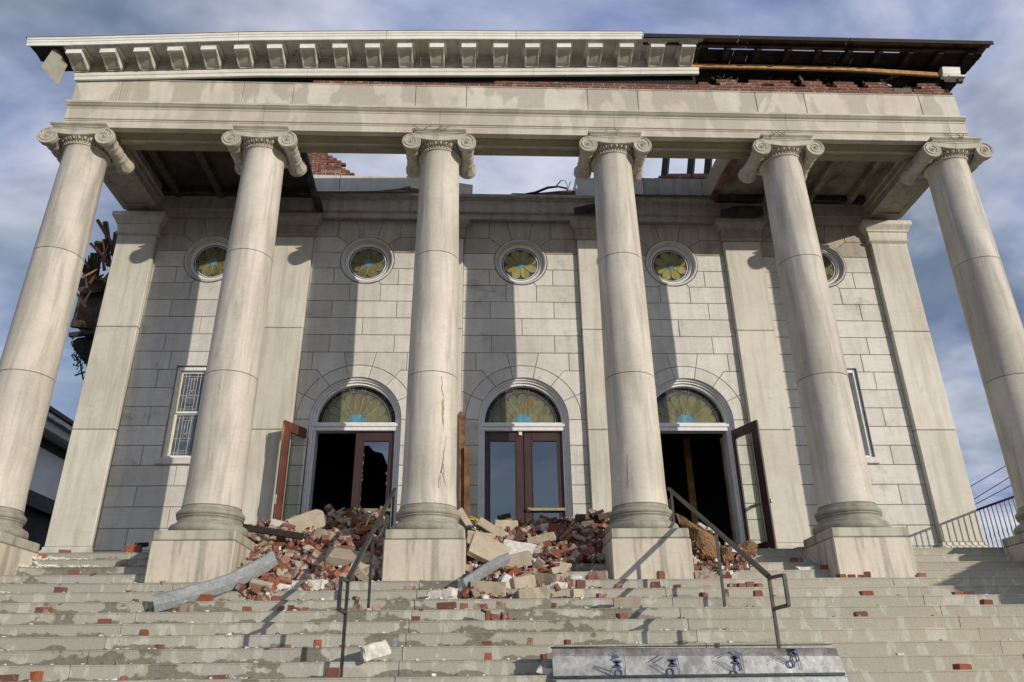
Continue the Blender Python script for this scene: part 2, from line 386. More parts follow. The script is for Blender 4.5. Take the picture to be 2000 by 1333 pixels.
def lathe(bm, prof, seg=48, c=(0, 0), axis='z', caps=True):
    rings = []
    for r, h in prof:
        ring = []
        for k in range(seg):
            a = 2*math.pi*k/seg
            if axis == 'z': ring.append(bm.verts.new((c[0]+r*math.cos(a), c[1]+r*math.sin(a), h)))
            else: ring.append(bm.verts.new((c[0]+r*math.cos(a), h, c[1]+r*math.sin(a))))
        rings.append(ring)
    for i in range(len(rings)-1):
        for k in range(seg):
            f = (rings[i][k], rings[i][(k+1) % seg], rings[i+1][(k+1) % seg], rings[i+1][k])
            bm.faces.new(f if axis == 'z' else f[::-1])
    if caps:
        bm.faces.new(rings[0][::-1] if axis == 'z' else rings[0]); bm.faces.new(rings[-1] if axis == 'z' else rings[-1][::-1])
def extr(name, prof, x0, x1, mat, parent=None, axis='x', smooth=None):
    """closed profile of (y,z) points run from x0 to x1 (or of (x,z) points run along y)"""
    bm = bmesh.new()
    P = (lambda a, q: (q, a[0], a[1])) if axis == 'x' else (lambda a, q: (a[0], q, a[1]))
    A = [bm.verts.new(P(p, x0)) for p in prof]; B = [bm.verts.new(P(p, x1)) for p in prof]
    n = len(prof)
    for i in range(n): bm.faces.new((A[i], A[(i+1) % n], B[(i+1) % n], B[i]))
    bm.faces.new(A[::-1]); bm.faces.new(B)
    bmesh.ops.recalc_face_normals(bm, faces=bm.faces)
    return mk(name, fb(bm), mat, parent, smooth=smooth)
def moulded(bm, rings):
    """stack of rectangles (x0,x1,y0,y1,z) lofted"""
    rr = []
    for x0, x1, y0, y1, z in rings:
        rr.append([bm.verts.new(p) for p in ((x0, y0, z), (x1, y0, z), (x1, y1, z), (x0, y1, z))])
    for i in range(len(rr)-1):
        for k in range(4): bm.faces.new((rr[i][k], rr[i][(k+1) % 4], rr[i+1][(k+1) % 4], rr[i+1][k]))
    bm.faces.new(rr[0][::-1]); bm.faces.new(rr[-1])
def inset(poly, d):
    n = len(poly); out = []
    A = sum(poly[i][0]*poly[(i+1) % n][1]-poly[(i+1) % n][0]*poly[i][1] for i in range(n))
    if A < 0: poly = poly[::-1]
    for i in range(n):
        p0, p1, p2 = Vector(poly[i-1]), Vector(poly[i]), Vector(poly[(i+1) % n])
        e1 = (p1-p0); e2 = (p2-p1)
        if e1.length < 1e-6 or e2.length < 1e-6: continue
        e1.normalize(); e2.normalize()
        n1 = Vector((-e1.y, e1.x)); n2 = Vector((-e2.y, e2.x)); s = n1+n2
        k = 1+n1.dot(n2)
        q = p1+s*(d/max(k, .25))
        out.append((q.x, q.y))
    return out
def stone_mesh(poly, y0, y1, joint=.006, cham=.006):
    p = inset(poly, joint); q = inset(p, cham)
    bm = bmesh.new()
    if len(q) != len(p): q = p
    F = [bm.verts.new((a, y0, b)) for a, b in q]; E = [bm.verts.new((a, y0+cham, b)) for a, b in p]; B = [bm.verts.new((a, y1, b)) for a, b in p]
    n = len(p)
    bm.faces.new(F)
    for i in range(n):
        j = (i+1) % n
        bm.faces.new((F[j], F[i], E[i], E[j])); bm.faces.new((E[j], E[i], B[i], B[j]))
    bmesh.ops.recalc_face_normals(bm, faces=bm.faces)
    # front must face -y
    bm.normal_update()
    if max(bm.faces, key=lambda f: f.calc_area() if abs(f.normal.y) > .9 else 0).normal.y > 0:
        bmesh.ops.reverse_faces(bm, faces=bm.faces)
    return fb(bm)
def stone(poly, y0, y1, mat, parent, name='stone', joint=.0055):
    return mk(name, stone_mesh(poly, y0 + R.uniform(-.0015, .0015), y1, joint), mat, parent)
def arc(cx, cz, r, a0, a1, n=10):
    return [(cx+r*math.cos(rad(a0+(a1-a0)*i/n)), cz+r*math.sin(rad(a0+(a1-a0)*i/n))) for i in range(n+1)]

# ================================================================== LARGE STRUCTURE
# ground and stone steps
g = boxo('ground', -400, 400, -300, 500, -4.2, -3.70, 'asphalt'); T(g, 'dark paved ground in front of and around the church', kind='structure')
g = boxo('pavement', -14, 14, -10.2, -7.05, -3.70, -3.58, 'pavement', bev=.01); T(g, 'pale pavement at the foot of the stone steps', kind='structure')
TR, RI, NY = .3334, .1542, .6936
stepy = lambda j: NY-TR*j
stepz = lambda j: -RI*j
steps = empty('stone_steps', label='wide flight of pale stone steps with damp patches leading up to the portico', kind='structure')
ws = []
joints = [-8.9, -4.95, -1.65, 1.65, 4.95, 8.9]
for j in range(0, 23):
    for i in range(5):
        x0, x1 = joints[i]+.004, joints[i+1]-.004
        off = .0 if j % 1 == 0 else 0
        y1 = stepy(j)+.42 if j else 2.30
        if j == 0: y1 = 2.25
        bm = bmesh.new()
        dy0 = R.uniform(-.004, .004)
        box(bm, x0, x1, stepy(j)+dy0, y1, stepz(j)-RI-.03, stepz(j)+R.uniform(-.002, .002))
        box(bm, x0+.001, x1-.001, stepy(j)+dy0-.006, stepy(j)+.05, stepz(j)-.014, stepz(j)+.0035)
        es = [e for e in bm.edges if abs(e.verts[0].co.y-(stepy(j)+dy0)) < 1e-5 and abs(e.verts[1].co.y-(stepy(j)+dy0)) < 1e-5]
        # chipped, slightly wavy nosing
        o = mk('step_stone', fb(bm), 'step_stone', steps)
g = boxo('porch_floor', -8.9, 8.9, 2.20, 6.2, -.5, -.012, 'interior_floor'); T(g, 'floor inside the doorways behind the porch', kind='structure')
boxo('fill', -8.85, 8.85, -6.5, 2.3, -4.0, -3.75, 'soil', steps).name = 'step_foundation'
for sx, lab in ((-1, 'low stone cheek wall beside the left end of the steps'), (1, 'stone cheek wall beside the right end of the steps')):
    cw = empty('cheek_wall', label=lab, cat='wall')
    boxo('block', *sorted((sx*8.98, sx*9.75)), -4.54, -1.0, -3.7, .30, 'marble_pedestal', cw, bev=.01)
    boxo('block', *sorted((sx*8.98, sx*9.75)), -7.2, -4.55, -3.7, -1.6, 'marble_pedestal', cw, bev=.01)
    boxo('coping', *sorted((sx*8.95, sx*9.80)), -4.56, -.98, .302, .45, 'marble_pedestal', cw, bev=.01)

# ------------------------------------------------------------------ church front
W = 2.385
church = empty('church_building', (0, 2.4, 0), label='ruined stone church front with arched doorways and round windows behind the columns', cat='church')
def part(o):
    o.parent = church; o.matrix_parent_inverse = Matrix.Translation((0, -2.4, 0)); return o
def cpart(name, rot=None): # empty part of the church with identity world transform
    o = bpy.data.objects.new(name, None); COL.objects.link(o); return part(o)
wallp = cpart('front_wall'); wallp['label'] = 'coursed pale marble wall between the pilasters, stained and coloured darker for shade near the top'
ROW = lambda k: 4.106+.38*k
TOP = 7.176
ZR, RR = 6.196, .5575
ZA, RA, RE = 2.717, .86, 1.115
MWALL = 'marble_wall'
def ws_(xc, poly):
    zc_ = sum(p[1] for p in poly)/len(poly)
    g_ = zc_ > 6.62 or (zc_ > 6.2 and R.random() < .55)  # upper rows take the stained marble that is also darkened for shade
    stone([(x+xc, z) for x, z in poly], W, W+.15, 'marble_grime_shade' if g_ else MWALL, wallp)
def rows_simple(xc, L, Rr, z0, z1, js):
    xs = [L]+[j for j in js if L+.1 < j < Rr-.1]+[Rr]
    for a, b in zip(xs[:-1], xs[1:]): ws_(xc, [(a, z0), (b, z0), (b, z1), (a, z1)])
bays = [(-6.4, -7.56, -5.14), (-3.2, -4.35, -1.995), (0, -1.205, 1.205), (3.2, 1.995, 4.35), (6.4, 5.14, 7.56)]
for bi, (xc, xl, xr) in enumerate(bays):
    L, Rr = xl-xc, xr-xc
    k = ROW
    A = lambda a0, a1, n=6: arc(0, ZR, RR, a0, a1, n)
    for s in (1, -1):
        E = L if s == 1 else -Rr
        m = lambda poly: [(s*x, z) for x, z in poly]
        ws_(xc, m([(E, k(7)), (-.66, k(7)), (-.66, TOP), (E, TOP)]))
        ws_(xc, m([(-.66, k(7))]+A(137, 109)+[(-.286, TOP), (-.66, TOP)]))
        ws_(xc, m([(E, k(6))]+A(160.2, 137)+[(-.66, k(7)), (E, k(7))]))
        ws_(xc, m([(E, k(5))]+A(199.8, 160.2)+[(E, k(6))]))
        ws_(xc, m([(-.66, k(4)), (-.312, k(4))]+A(243, 199.8)+[(-.66, k(5))]))
        ws_(xc, m([(E, k(4)), (-.66, k(4)), (-.66, k(5)), (E, k(5))]))
        ws_(xc, m([(E, k(3)), (-.312, k(3)), (-.312, k(4)), (E, k(4))]))
    ws_(xc, A(109, 71)+[(.286, TOP), (-.286, TOP)])
    ws_(xc, [(-.312, k(3)), (.312, k(3)), (.312, k(4))]+A(297, 243)+[(-.312, k(4))])
    rows_simple(xc, L, Rr, k(2), k(3), (-.64, .66)); rows_simple(xc, L, Rr, k(1), k(2), (0,)); rows_simple(xc, L, Rr, k(0), k(1), (-.62, .65))
    # backing behind the joints, upper part in two halves round the window
    for s in (1, -1):
        E = L-.2 if s == 1 else -(Rr+.2)
        poly = [(E, k(0)-.1), (0, k(0)-.1)]+arc(0, ZR, RR+.01, 270, 90, 24)+[(0, TOP+.02), (E, TOP+.02)]
        me = stone_mesh([(s*x+xc, z) for x, z in poly], W+.02, W+.42, .0, .001)
        mk('backing', me, 'mortar_light', wallp)
    if bi in (0, 4):
        wl_, wr_, wz0, wz1 = -.30, .30, 1.96, 3.80
        # row 0 to -1 with the notch for the window head
        rows_simple(xc, L, -.45, k(-1), k(0), ()); rows_simple(xc, .45, Rr, k(-1), k(0), ())
        ws_(xc, [(-.45, k(-1)), (wl_, k(-1)), (wl_, wz1), (wr_, wz1), (wr_, k(-1)), (.45, k(-1)), (.45, k(0)), (-.45, k(0))])
        for r_, js in ((-1, (-.64, .64)), (-2, ()), (-3, (-.64, .65)), (-4, ())):
            rows_simple(xc, L, wl_, k(r_-1), k(r_), js); rows_simple(xc, wr_, Rr, k(r_-1), k(r_), js)
        rows_simple(xc, L, -.64, k(-6), k(-5), ()); rows_simple(xc, .64, Rr, k(-6), k(-5), ())
        ws_(xc, [(-.64, k(-6)), (.64, k(-6)), (.64, k(-5)), (wr_, k(-5)), (wr_, wz0), (wl_, wz0), (wl_, k(-5)), (-.64, k(-5))])
        for r_, js in ((-6, (0.02,)), (-7, (-.62, .63)), (-8, (.03,)), (-9, (-.63, .62))): rows_simple(xc, L, Rr, k(r_-1), k(r_), js)
        rows_simple(xc, L, Rr, 0.0, k(-10), (0,))
        for x0, x1, z0, z1 in ((L-.2, wl_, -.0, k(0)-.1), (wr_, Rr+.2, 0, k(0)-.1), (wl_, wr_, 0, wz0), (wl_, wr_, wz1, k(0)-.1)):
            boxo('backing', xc+x0, xc+x1, W+.02, W+.42, z0, z1, 'mortar_light', wallp)
    else:
        a3 = [25.7, 51.4, 77.1]
        for s in (1, -1):
            E = L if s == 1 else -Rr
            m = lambda poly: [(s*x, z) for x, z in poly]
            AE = lambda a0, a1: arc(0, ZA, RE, a0, a1, 7)
            z1 = ZA+abs(E)*math.tan(rad(25.7))
            if E < -RE-.02: ws_(xc, m([(E, ZA)]+AE(180, 154.3)+[(E, z1)]))
            ws_(xc, m([(E, z1)]+AE(154.3, 128.6)+[(-.805, k(-1)), (E, k(-1))]))
            ws_(xc, m([(E, k(-1)), (-.92, k(-1)), (-.92, k(0)), (E, k(0))]))
            ws_(xc, m([(-.92, k(-1)), (-.805, k(-1))]+AE(128.6, 102.9)+[(-.318, k(0)), (-.92, k(0))]))
            zs = [0, .43, .80, 1.066+.03, k(-7), k(-6), k(-5), ZA]
            for a, b in zip(zs[:-1], zs[1:]): ws_(xc, m([(E, a), (-RA, a), (-RA, b), (E, b)]))
            poly = [(E-.2, 0), (-RA-.01, 0), (-RA-.01, ZA)]+arc(0, ZA, RA+.01, 180, 90, 20)+[(0, k(0)-.1), (E-.2, k(0)-.1)]
            mk('backing', stone_mesh([(s*x+xc, z) for x, z in poly], W+.02, W+.42, .0, .001), 'mortar_light', wallp)
        ws_(xc, arc(0, ZA, RE, 102.9, 77.1, 8)+[(.318, k(0)), (-.318, k(0))])
        for i in range(7):
            a0, a1 = 180-i*180/7, 180-(i+1)*180/7
            ws_(xc, arc(0, ZA, RE, a0, a1, 7)+arc(0, ZA, RA, a1, a0, 7))

# pilasters
PIL = [-7.955, -4.745, -1.6, 1.6, 4.745, 7.955]
for i, px in enumerate(PIL):
    p = cpart('pilaster')
    e = .395
    for z0, z1 in ((.36, 2.475), (2.485, 4.575), (4.585, 6.68)):
        boxo('block', px-e, px+e, 2.27, 2.40, z0, z1, 'marble_pilaster', p, bev=.012)
    bm = bmesh.new()
    moulded(bm, [(px-e-o_, px+e+o_, 2.27-o_, 2.40, z) for o_, z in ((.06, 0), (.06, .27), (.02, .30), (.015, .355))])
    mk('pilaster_base', fb(bm), 'marble_pilaster', p)
    bm = bmesh.new()
    pr_ = ((.0, 6.685), (.012, 6.70), (.035, 6.72), (.045, 6.745), (.035, 6.765), (.01, 6.775), (.02, 6.80), (.03, 6.86), (.035, 6.93), (.06, 6.94), (.07, 6.98), (.11, 7.04), (.135, 7.075), (.14, 7.09), (.14, 7.176))
    moulded(bm, [(px-e-o_, px+e+o_, 2.27-o_, 2.40, z) for o_, z in pr_])
    mk('pilaster_capital', fb(bm), 'marble_dirty' if 0 < i < 5 else 'marble_pilaster', p)

# round windows
def petal(xc, zc, y, r0, r1, a, half, bulge=.9):
    """petal outline round angle a (deg): narrow at r0, round at r1"""
    w = r1*math.tan(rad(half))*.98
    pts = []
    rc = r1-w*bulge
    ca, sa = math.cos(rad(a)), math.sin(rad(a))
    loc = [(r0, -r0*math.tan(rad(half))*.95), (rc, -rc*math.tan(rad(half))*.97)]
    wr = rc*math.tan(rad(half))*.97
    for k_ in range(1, 8):
        t_ = -90+180*k_/8
        loc.append((rc+(r1-rc)*math.cos(rad(t_)), wr*math.sin(rad(t_))))
    loc += [(rc, wr), (r0, r0*math.tan(rad(half))*.95)]
    return [(xc+u*ca-v*sa, zc+u*sa+v*ca) for u, v in loc]
def came(parent, polys, y, r=.006, closed=True, mat='lead', name='lead_came'):
    bm = bmesh.new()
    for p in polys:
        pts = [(x, y, z) for x, z in p]
        if closed: pts = pts+pts[:1]
        tube(bm, pts, r, 4)
    return mk(name, fb(bm), mat, parent)
for i, (xc, xl, xr) in enumerate(bays):
    w = cpart('round_window')
    w['label'] = ['dark round window half hidden by the second column', 'round window of dim green petals round a blue centre', 'round window of yellow petals in the middle bay', 'round window of bright yellow green petals in the fourth bay', 'round window partly hidden by the fifth column, sky showing through'][i]
    bm = bmesh.new(); lathe(bm, [(.545, W+.16), (.545, W-.012), (.525, W-.02), (.505, W-.008), (.497, W+.01), (.455, W+.075), (.452, W+.16)], 64, (xc, ZR), 'y', caps=False)
    mk('stone_surround', fb(bm), 'marble_wall', w, smooth=35)
    bm = bmesh.new(); lathe(bm, [(.458, W+.085), (.45, W+.07), (.43, W+.07), (.425, W+.09), (.40, W+.10), (.395, W+.16)], 64, (xc, ZR), 'y', caps=False)
    mk('window_frame', fb(bm), 'white_frame', w, smooth=35)
    bm = bmesh.new(); lathe(bm, [(.36, W+.118), (.37, W+.112), (.378, W+.118)], 48, (xc, ZR), 'y', caps=False)
    mk('ring_bar', fb(bm), 'white_frame', w)
    mk('field_pane', stone_mesh(arc(xc, ZR, .398, 0, 350, 35), W+.135, W+.142, 0, .001), 'field_glass', w)
    ps = []
    for q in range(8):
        P_ = petal(xc, ZR, 0, .085, .355, q*45+22.5, 21.5, .8); ps.append(P_)
        if i == 4 and q in (3, 4, 5): continue
        mk('petal_pane', stone_mesh(P_, W+.120, W+.126, .003, .001), 'petal_bright' if i in (2, 3) else 'petal_glass', w)
    mk('blue_pane', stone_mesh(arc(xc, ZR, .078, 0, 345, 23), W+.116, W+.128, 0, .001), 'blue_glass', w)
    came(w, ps+[arc(xc, ZR, .082, 0, 345, 23)], W+.117, .0045)
    bm = bmesh.new(); lathe(bm, [(.384, W+.124), (.41, W+.124)], 48, (xc, ZR), 'y', caps=False); mk('rim_shadow', fb(bm), 'tar', w)  # black ring painted in as the inner shadow of the frame

# arched doorways: frame, fanlight, transom
dl = ['left arched doorway, one leaf thrown open and the other with broken glass', 'middle arched doorway with both leaves shut', 'right arched doorway standing open on a dark hall']
YD = 2.60
for i, xc in enumerate((-3.2, 0, 3.2)):
    w = cpart('arched_doorway'); w['label'] = dl[i]
    # white casing: stepped arch
    def arch_band(r0, r1, y0, y1, name='casing', mat='white_frame'):
        poly = [(xc-r1, 0)]+arc(xc, ZA, r1, 180, 0, 36)+[(xc+r1, 0), (xc+r0, 0)]+arc(xc, ZA, r0, 0, 180, 36)+[(xc-r0, 0)]
        return mk(name, stone_mesh(poly, y0, y1, 0, .004), mat, w)
    arch_band(.83, .868, W+.05, W+.4); arch_band(.79, .829, W+.09, W+.4); arch_band(.745, .789, W+.13, W+.4)
    bm = bmesh.new()
    prf = [(2.50, 2.535), (2.50, 2.60), (2.47, 2.61), (2.465, 2.66), (2.50, 2.67), (2.52, 2.70), (2.70, 2.70), (2.70, 2.535)]
    extr('transom', prf, xc-.828, xc+.828, 'white_frame', w)
    f = cpart('fanlight'); f.parent = w; f.matrix_parent_inverse = Matrix.Identity(4)
    mk('field_pane', stone_mesh(arc(xc, ZA-.01, .75, 0, 180, 36), YD+.035, YD+.043, 0, .001), 'field_glass', f)
    ps = []
    for q in range(9):
        P_ = [(x, max(z, ZA)) for x, z in petal(xc, ZA, 0, .19, .60, 10+q*20, 9.7, .9)]; ps.append(P_)
        mk('petal_pane', stone_mesh(P_, YD+.020, YD+.028, .003, .001), 'petal_glass', f)
    mk('blue_pane', stone_mesh(arc(xc, ZA, .18, 0, 180, 20), YD+.016, YD+.026, 0, .001), 'blue_glass', f)
    spokes = [[(xc+.63*math.cos(rad(a)), ZA+.63*math.sin(rad(a))), (xc+.745*math.cos(rad(a)), ZA+.745*math.sin(rad(a)))] for a in (22, 27, 45, 50, 80, 85, 100, 105, 130, 135, 158)]
    came(f, ps+[arc(xc, ZA, .185, 0, 180, 20)], YD+.017, .0045)
    mk('rim_shadow', stone_mesh(arc(xc, ZA, .748, 0, 180, 30)+arc(xc, ZA, .672, 180, 0, 30), YD+.026, YD+.034, 0, .001), 'tar', f)  # black band painted in as the shadow inside the arch frame
    came(f, [arc(xc, ZA, .635, 0, 180, 30), arc(xc, ZA, .665, 0, 180, 30)]+spokes, YD+.022, .006, closed=False, name='ring_bar')

def door_leaf(parent, hinge, ang, flip, mat='maroon_paint', glass='door_glass', w=.795, h=2.515, broken=False, label=None, bar_=True, knob=True, edge=None):
    """door leaf: local x runs from hinge to the meeting edge, local -y faces out"""
    d = bpy.data.objects.new('door', None); COL.objects.link(d)
    d.parent = church
    d.matrix_parent_inverse = Matrix.Translation((0, -2.4, 0))
    d.location = (hinge[0], hinge[1], .012); d.rotation_euler = (0, 0, ang)
    if label: d['label'] = label
    s = -1 if flip else 1
    def X(a, b): return tuple(sorted((s*a, s*b)))
    t = .045
    st = .145
    for x0, x1, z0, z1 in ((0.003, st, 0, h), (w-st, w, 0, h), (st, w-st, h-.16, h), (st, w-st, 0, .30)):
        a, b = X(x0, x1)
        boxo('door_rail' if x0 == st else 'door_stile', a, b, -t/2, t/2, z0, z1, mat, d, bev=.006)
    # glazing bead
    bm = bmesh.new()
    for x0, x1, z0, z1 in ((st, st+.02, .30, h-.16), (w-st-.02, w-st, .30, h-.16), (st+.02, w-st-.02, h-.18, h-.16), (st+.02, w-st-.02, .30, .32)):
        a, b = X(x0, x1); box(bm, a, b, -t/2-.008, t/2+.008, z0, z1)
    mk('glazing_bead', fb(bm), 'maroon_lit' if mat == 'maroon_lit' else 'maroon_paint', d)
    gx0, gx1, gz0, gz1 = st+.01, w-st-.01, .31, h-.17
    if not broken:
        a, b = X(gx0, gx1); bmg = bmesh.new(); bmg.faces.new([bmg.verts.new(p_) for p_ in ((a, 0, gz0), (b, 0, gz0), (b, 0, gz1), (a, 0, gz1))]); mk('glass_pane', fb(bmg), glass, d)
    else:
        bm = bmesh.new(); rr = random.Random(5)
        for side in (gx0, gx1):
            z = gz0
            while z < gz1:
                dz = rr.uniform(.06, .22); dx_ = rr.uniform(.01, .05)*(1 if side == gx0 else -1)
                vs = [bm.verts.new((s*side, 0, z)), bm.verts.new((s*(side+dx_), 0, z+dz*.5)), bm.verts.new((s*side, 0, min(z+dz, gz1)))]
                bm.faces.new(vs); z += dz
        vs = [bm.verts.new((s*x, 0, z)) for x, z in ((gx0, gz1), (gx1, gz1), (gx1, gz1-.10), (gx1-.10, gz1-.09), (gx1-.2, gz1-.20), (gx0+.12, gz1-.24), (gx0, gz1-.5))]
        bm.faces.new(vs)
        mk('glass_shards', fb(bm), 'door_glass', d)
    if bar_:
        a, b = X(.06, w-.10)
        o = boxo('push_bar', a, b, -t/2-.075, -t/2-.045, .985, 1.045, 'brass', d, bev=.008)
    if knob:
        bm = bmesh.new(); kx = s*(w-.075)
        lathe(bm, [(.012, -t/2), (.045, -t/2-.004), (.045, -t/2-.015), (.016, -t/2-.02), (.016, -t/2-.05), (.034, -t/2-.06), (.038, -t/2-.08), (.02, -t/2-.095)], 16, (kx, 1.02), 'y')
        mk('door_handle', fb(bm), 'brass', d, smooth=40)
    for z in (.25, 1.25, 2.25):
        a, b = X(-.012, .012); boxo('hinge', a, b, -t/2-.012, t/2, z-.06, z+.06, 'black_metal', d)
    return d
dA = door_leaf(church, (-.80, YD), 0, False, label='left leaf of the middle doors, shut', knob=False, bar_=False)
dB = door_leaf(church, (.80, YD), 0, True, label='right leaf of the middle doors, shut, with a brass knob')
dC = door_leaf(church, (-3.2+.80, YD), 0, True, broken=True, label='shut leaf with its glass broken out in the left doorway')
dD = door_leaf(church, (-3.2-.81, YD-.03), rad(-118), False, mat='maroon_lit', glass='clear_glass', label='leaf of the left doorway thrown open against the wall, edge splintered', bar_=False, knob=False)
dE = door_leaf(church, (3.2+.81, YD-.05), rad(112), True, glass='clear_glass', label='leaf of the right doorway standing open with a brass push bar')
# splintered edge and white closer on the open left leaf
bm = bmesh.new()
for q in range(5):
    z0 = 2.05+q*.07; obb(bm, (.798, -.012+q*.006, z0), (.812-q*.002, -.012+q*.006, 2.50-q*.02), .010, .008)
mk('splintered_edge', fb(bm), 'pine_wood', dD)
boxo('latch_plate', .796, .806, -.02, .02, .98, 1.15, 'chrome', dD, bev=.003)
boxo('door_closer', .02, .10, -.09, -.03, 2.44, 2.50, 'chrome', dD, bev=.006)

# double-hung leaded windows in the end bays
for xc in (-6.4, 6.4):
    w = cpart('leaded_window'); w['label'] = 'tall leaded window beside the second column' if xc < 0 else 'tall leaded window behind the fifth column'
    a, b, z0, z1 = xc-.298, xc+.298, 1.97, 3.795
    for nm, X0, X1, Z0, Z1 in (('window_frame', a, a+.06, z0, z1), ('window_frame', b-.06, b, z0, z1), ('window_frame', a+.061, b-.061, z1-.07, z1), ('window_frame', a+.061, b-.061, z0, z0+.05)):
        boxo(nm, X0, X1, W+.05, W+.25, Z0, Z1, 'white_frame', w, bev=.006)
    sill = boxo('window_sill', xc-.37, xc+.37, W-.045, W+.2, 1.845, 1.965, 'marble_wall', w, bev=.008)
    zm_ = 2.86
    for sz0, sz1, yy in ((zm_+.012, z1-.07, W+.12), (z0+.05, zm_+.03, W+.16)):
        for X0, X1, Z0, Z1 in ((a+.061, a+.095, sz0, sz1), (b-.095, b-.061, sz0, sz1), (a+.096, b-.096, sz1-.04, sz1), (a+.096, b-.096, sz0, sz0+.04)):
            boxo('sash', X0, X1, yy, yy+.035, Z0, Z1, 'cream_edge' if X1 < a+.1 and xc < 0 else 'white_frame', w, bev=.004)
        boxo('glass_pane', a+.094, b-.094, yy+.02, yy+.026, sz0+.03, sz1-.03, 'leaded_glass', w)
        g0, g1, h0, h1 = a+.10, b-.10, sz0+.045, sz1-.045
        gw, gh = g1-g0, h1-h0
        L_ = []
        for fx in (.14, .30, .70, .86): L_.append([(g0+gw*fx, h0), (g0+gw*fx, h1)])
        for fz in (.06, .42, .94): L_.append([(g0, h0+gh*fz), (g1, h0+gh*fz)])
        for fz in (.12, .36, .55, .88): L_.append([(g0+gw*.3, h0+gh*fz), (g0+gw*.7, h0+gh*fz)])
        for fx in (.43, .57): L_.append([(g0+gw*fx, h0+gh*.55), (g0+gw*fx, h0+gh*.88)])
        dcx, dcz = g0+gw*.5, h0+gh*.48
        L_.append([(dcx-.05, dcz), (dcx, dcz+.045), (dcx+.05, dcz), (dcx, dcz-.045), (dcx-.05, dcz)])
        came(w, L_, yy+.018, .0036, closed=False, mat='old_paint')

# wall entablature above the pilasters
went = cpart('wall_entablature'); went['label'] = 'broken stone entablature running along the top of the church wall'
ej = [-8.3, -4.42, -1.62, 1.58, 4.6, 8.3]
for a, b in zip(ej[:-1], ej[1:]):
    prf = [(2.80, 7.18), (2.285, 7.18), (2.285, 7.305), (2.265, 7.312), (2.265, 7.33), (2.245, 7.337), (2.245, 7.62), (2.225, 7.63), (2.215, 7.66), (2.17, 7.68), (2.16, 7.73), (2.165, 7.745), (2.80, 7.745)]
    extr('architrave_block', prf, a+.003, b-.003, 'marble_dirty', went)
for a, b, h in ((-5.0, -3.915, 8.27), (-3.905, -2.05, 8.27), (1.22, 1.30, 8.24), (1.30, 2.73, 8.30), (2.74, 4.05, 8.31), (4.06, 5.9, 8.31), (5.91, 7.5, 8.31), (-7.5, -5.01, 8.29)):
    if b-a < .2: continue
    boxo('frieze_block', a, b, 2.28, 2.62, 7.86, h, 'marble_dirty' if a > 2.7 or b < -5 else 'marble_wall', went, bev=.012)
boxo('frieze_block', 1.22, 1.90, 2.20, 2.6, 7.748, 8.22, 'marble_wall', went, bev=.012).location.z = .003
boxo('bed_course', -7.5, -1.9, 2.36, 2.7, 7.747, 7.858, 'mortar_dark', went); boxo('bed_course', 1.95, 7.5, 2.36, 2.7, 7.747, 7.858, 'mortar_dark', went)
boxo('bed_course', -1.9, 1.2, 2.24, 2.75, 7.747, 7.79, 'marble_dirty', went, bev=.01)
o = boxo('frieze_block', -.72, .72, -.17, .17, -.135, .135, 'plaster', went, bev=.012)
o.location = (-1.75, 2.3, 7.955); o.rotation_euler = (rad(12), rad(6.5), rad(3)); o['label'] = 'dislodged white block tilted on the broken wall top'
# bent flashing under the frieze on the left, dark membrane on the right
def sheet(name, pts_top, pts_bot, mat, parent, th=.006):
    bm = bmesh.new(); n = len(pts_top)
    A_ = [bm.verts.new(p) for p in pts_top]; B_ = [bm.verts.new(p) for p in pts_bot]
    for i in range(n-1): bm.faces.new((A_[i], A_[i+1], B_[i+1], B_[i]))
    bmesh.ops.recalc_face_normals(bm, faces=bm.faces)
    r_ = bmesh.ops.solidify(bm, geom=list(bm.faces), thickness=th)
    bmesh.ops.recalc_face_normals(bm, faces=bm.faces)
    return mk(name, fb(bm), mat, parent)
xs = [-5.1, -4.4, -3.6, -3.0, -2.6, -2.35]
sheet('metal_flashing', [(x, 2.25, z) for x, z in zip(xs, (7.86, 7.86, 7.85, 7.85, 7.87, 7.88))], [(x, 2.12-.02*i, z) for i, (x, z) in enumerate(zip(xs, (7.72, 7.71, 7.71, 7.72, 7.77, 7.83)))], 'house_trim', went)
sheet('dark_membrane', [(x, 2.25, z) for x, z in ((1.9, 7.90), (3.2, 7.82), (5.0, 7.80), (7.4, 7.80))], [(x, 2.10, z) for x, z in ((1.9, 7.76), (3.2, 7.70), (5.0, 7.68), (7.4, 7.68))], 'membrane', went)
for px in (1.6, 4.745):
    sheet('dark_membrane', [(px-.46, 2.05, 7.32), (px-.1, 2.02, 7.40), (px+.46, 2.05, 7.42)], [(px-.46, 2.08, 7.19), (px, 2.07, 7.19), (px+.46, 2.08, 7.19)], 'membrane', went, .05)
# broken brickwork above the wall, brick by brick
bwall = cpart('broken_brick_wall'); bwall['label'] = 'jagged remains of the brick wall above the church front'
bm = bmesh.new(); box(bm, -.0975, .0975, -.045, .045, -.029, .029, .004); BRK = fb(bm); BRK.materials.append(M('brick_wall'))
def brick_at(parent, x, y, z, rz=0, me=BRK, sx=1, tilt=0):
    o = bpy.data.objects.new('brick', me); COL.objects.link(o); o.location = (x, y, z); o.rotation_euler = (tilt, 0, rz)
    o.scale = (sx, 1, 1)
    if parent: o.parent = parent
    return o
def brickwork(parent, x0, f_top, y, z0, x1, step=.208, h=.0665, core=True):
    row = 0; z = z0
    while True:
        cz = z+row*h+.0332; any_ = False
        x = x0+(row % 2)*step/2
        while x < x1:
            if f_top(x) >= cz+.02:
                brick_at(parent, x+R.uniform(-.003, .003), y+R.uniform(-.008, .008), cz); any_ = True
            x += step
        row += 1
        if not any_ or row > 16: break
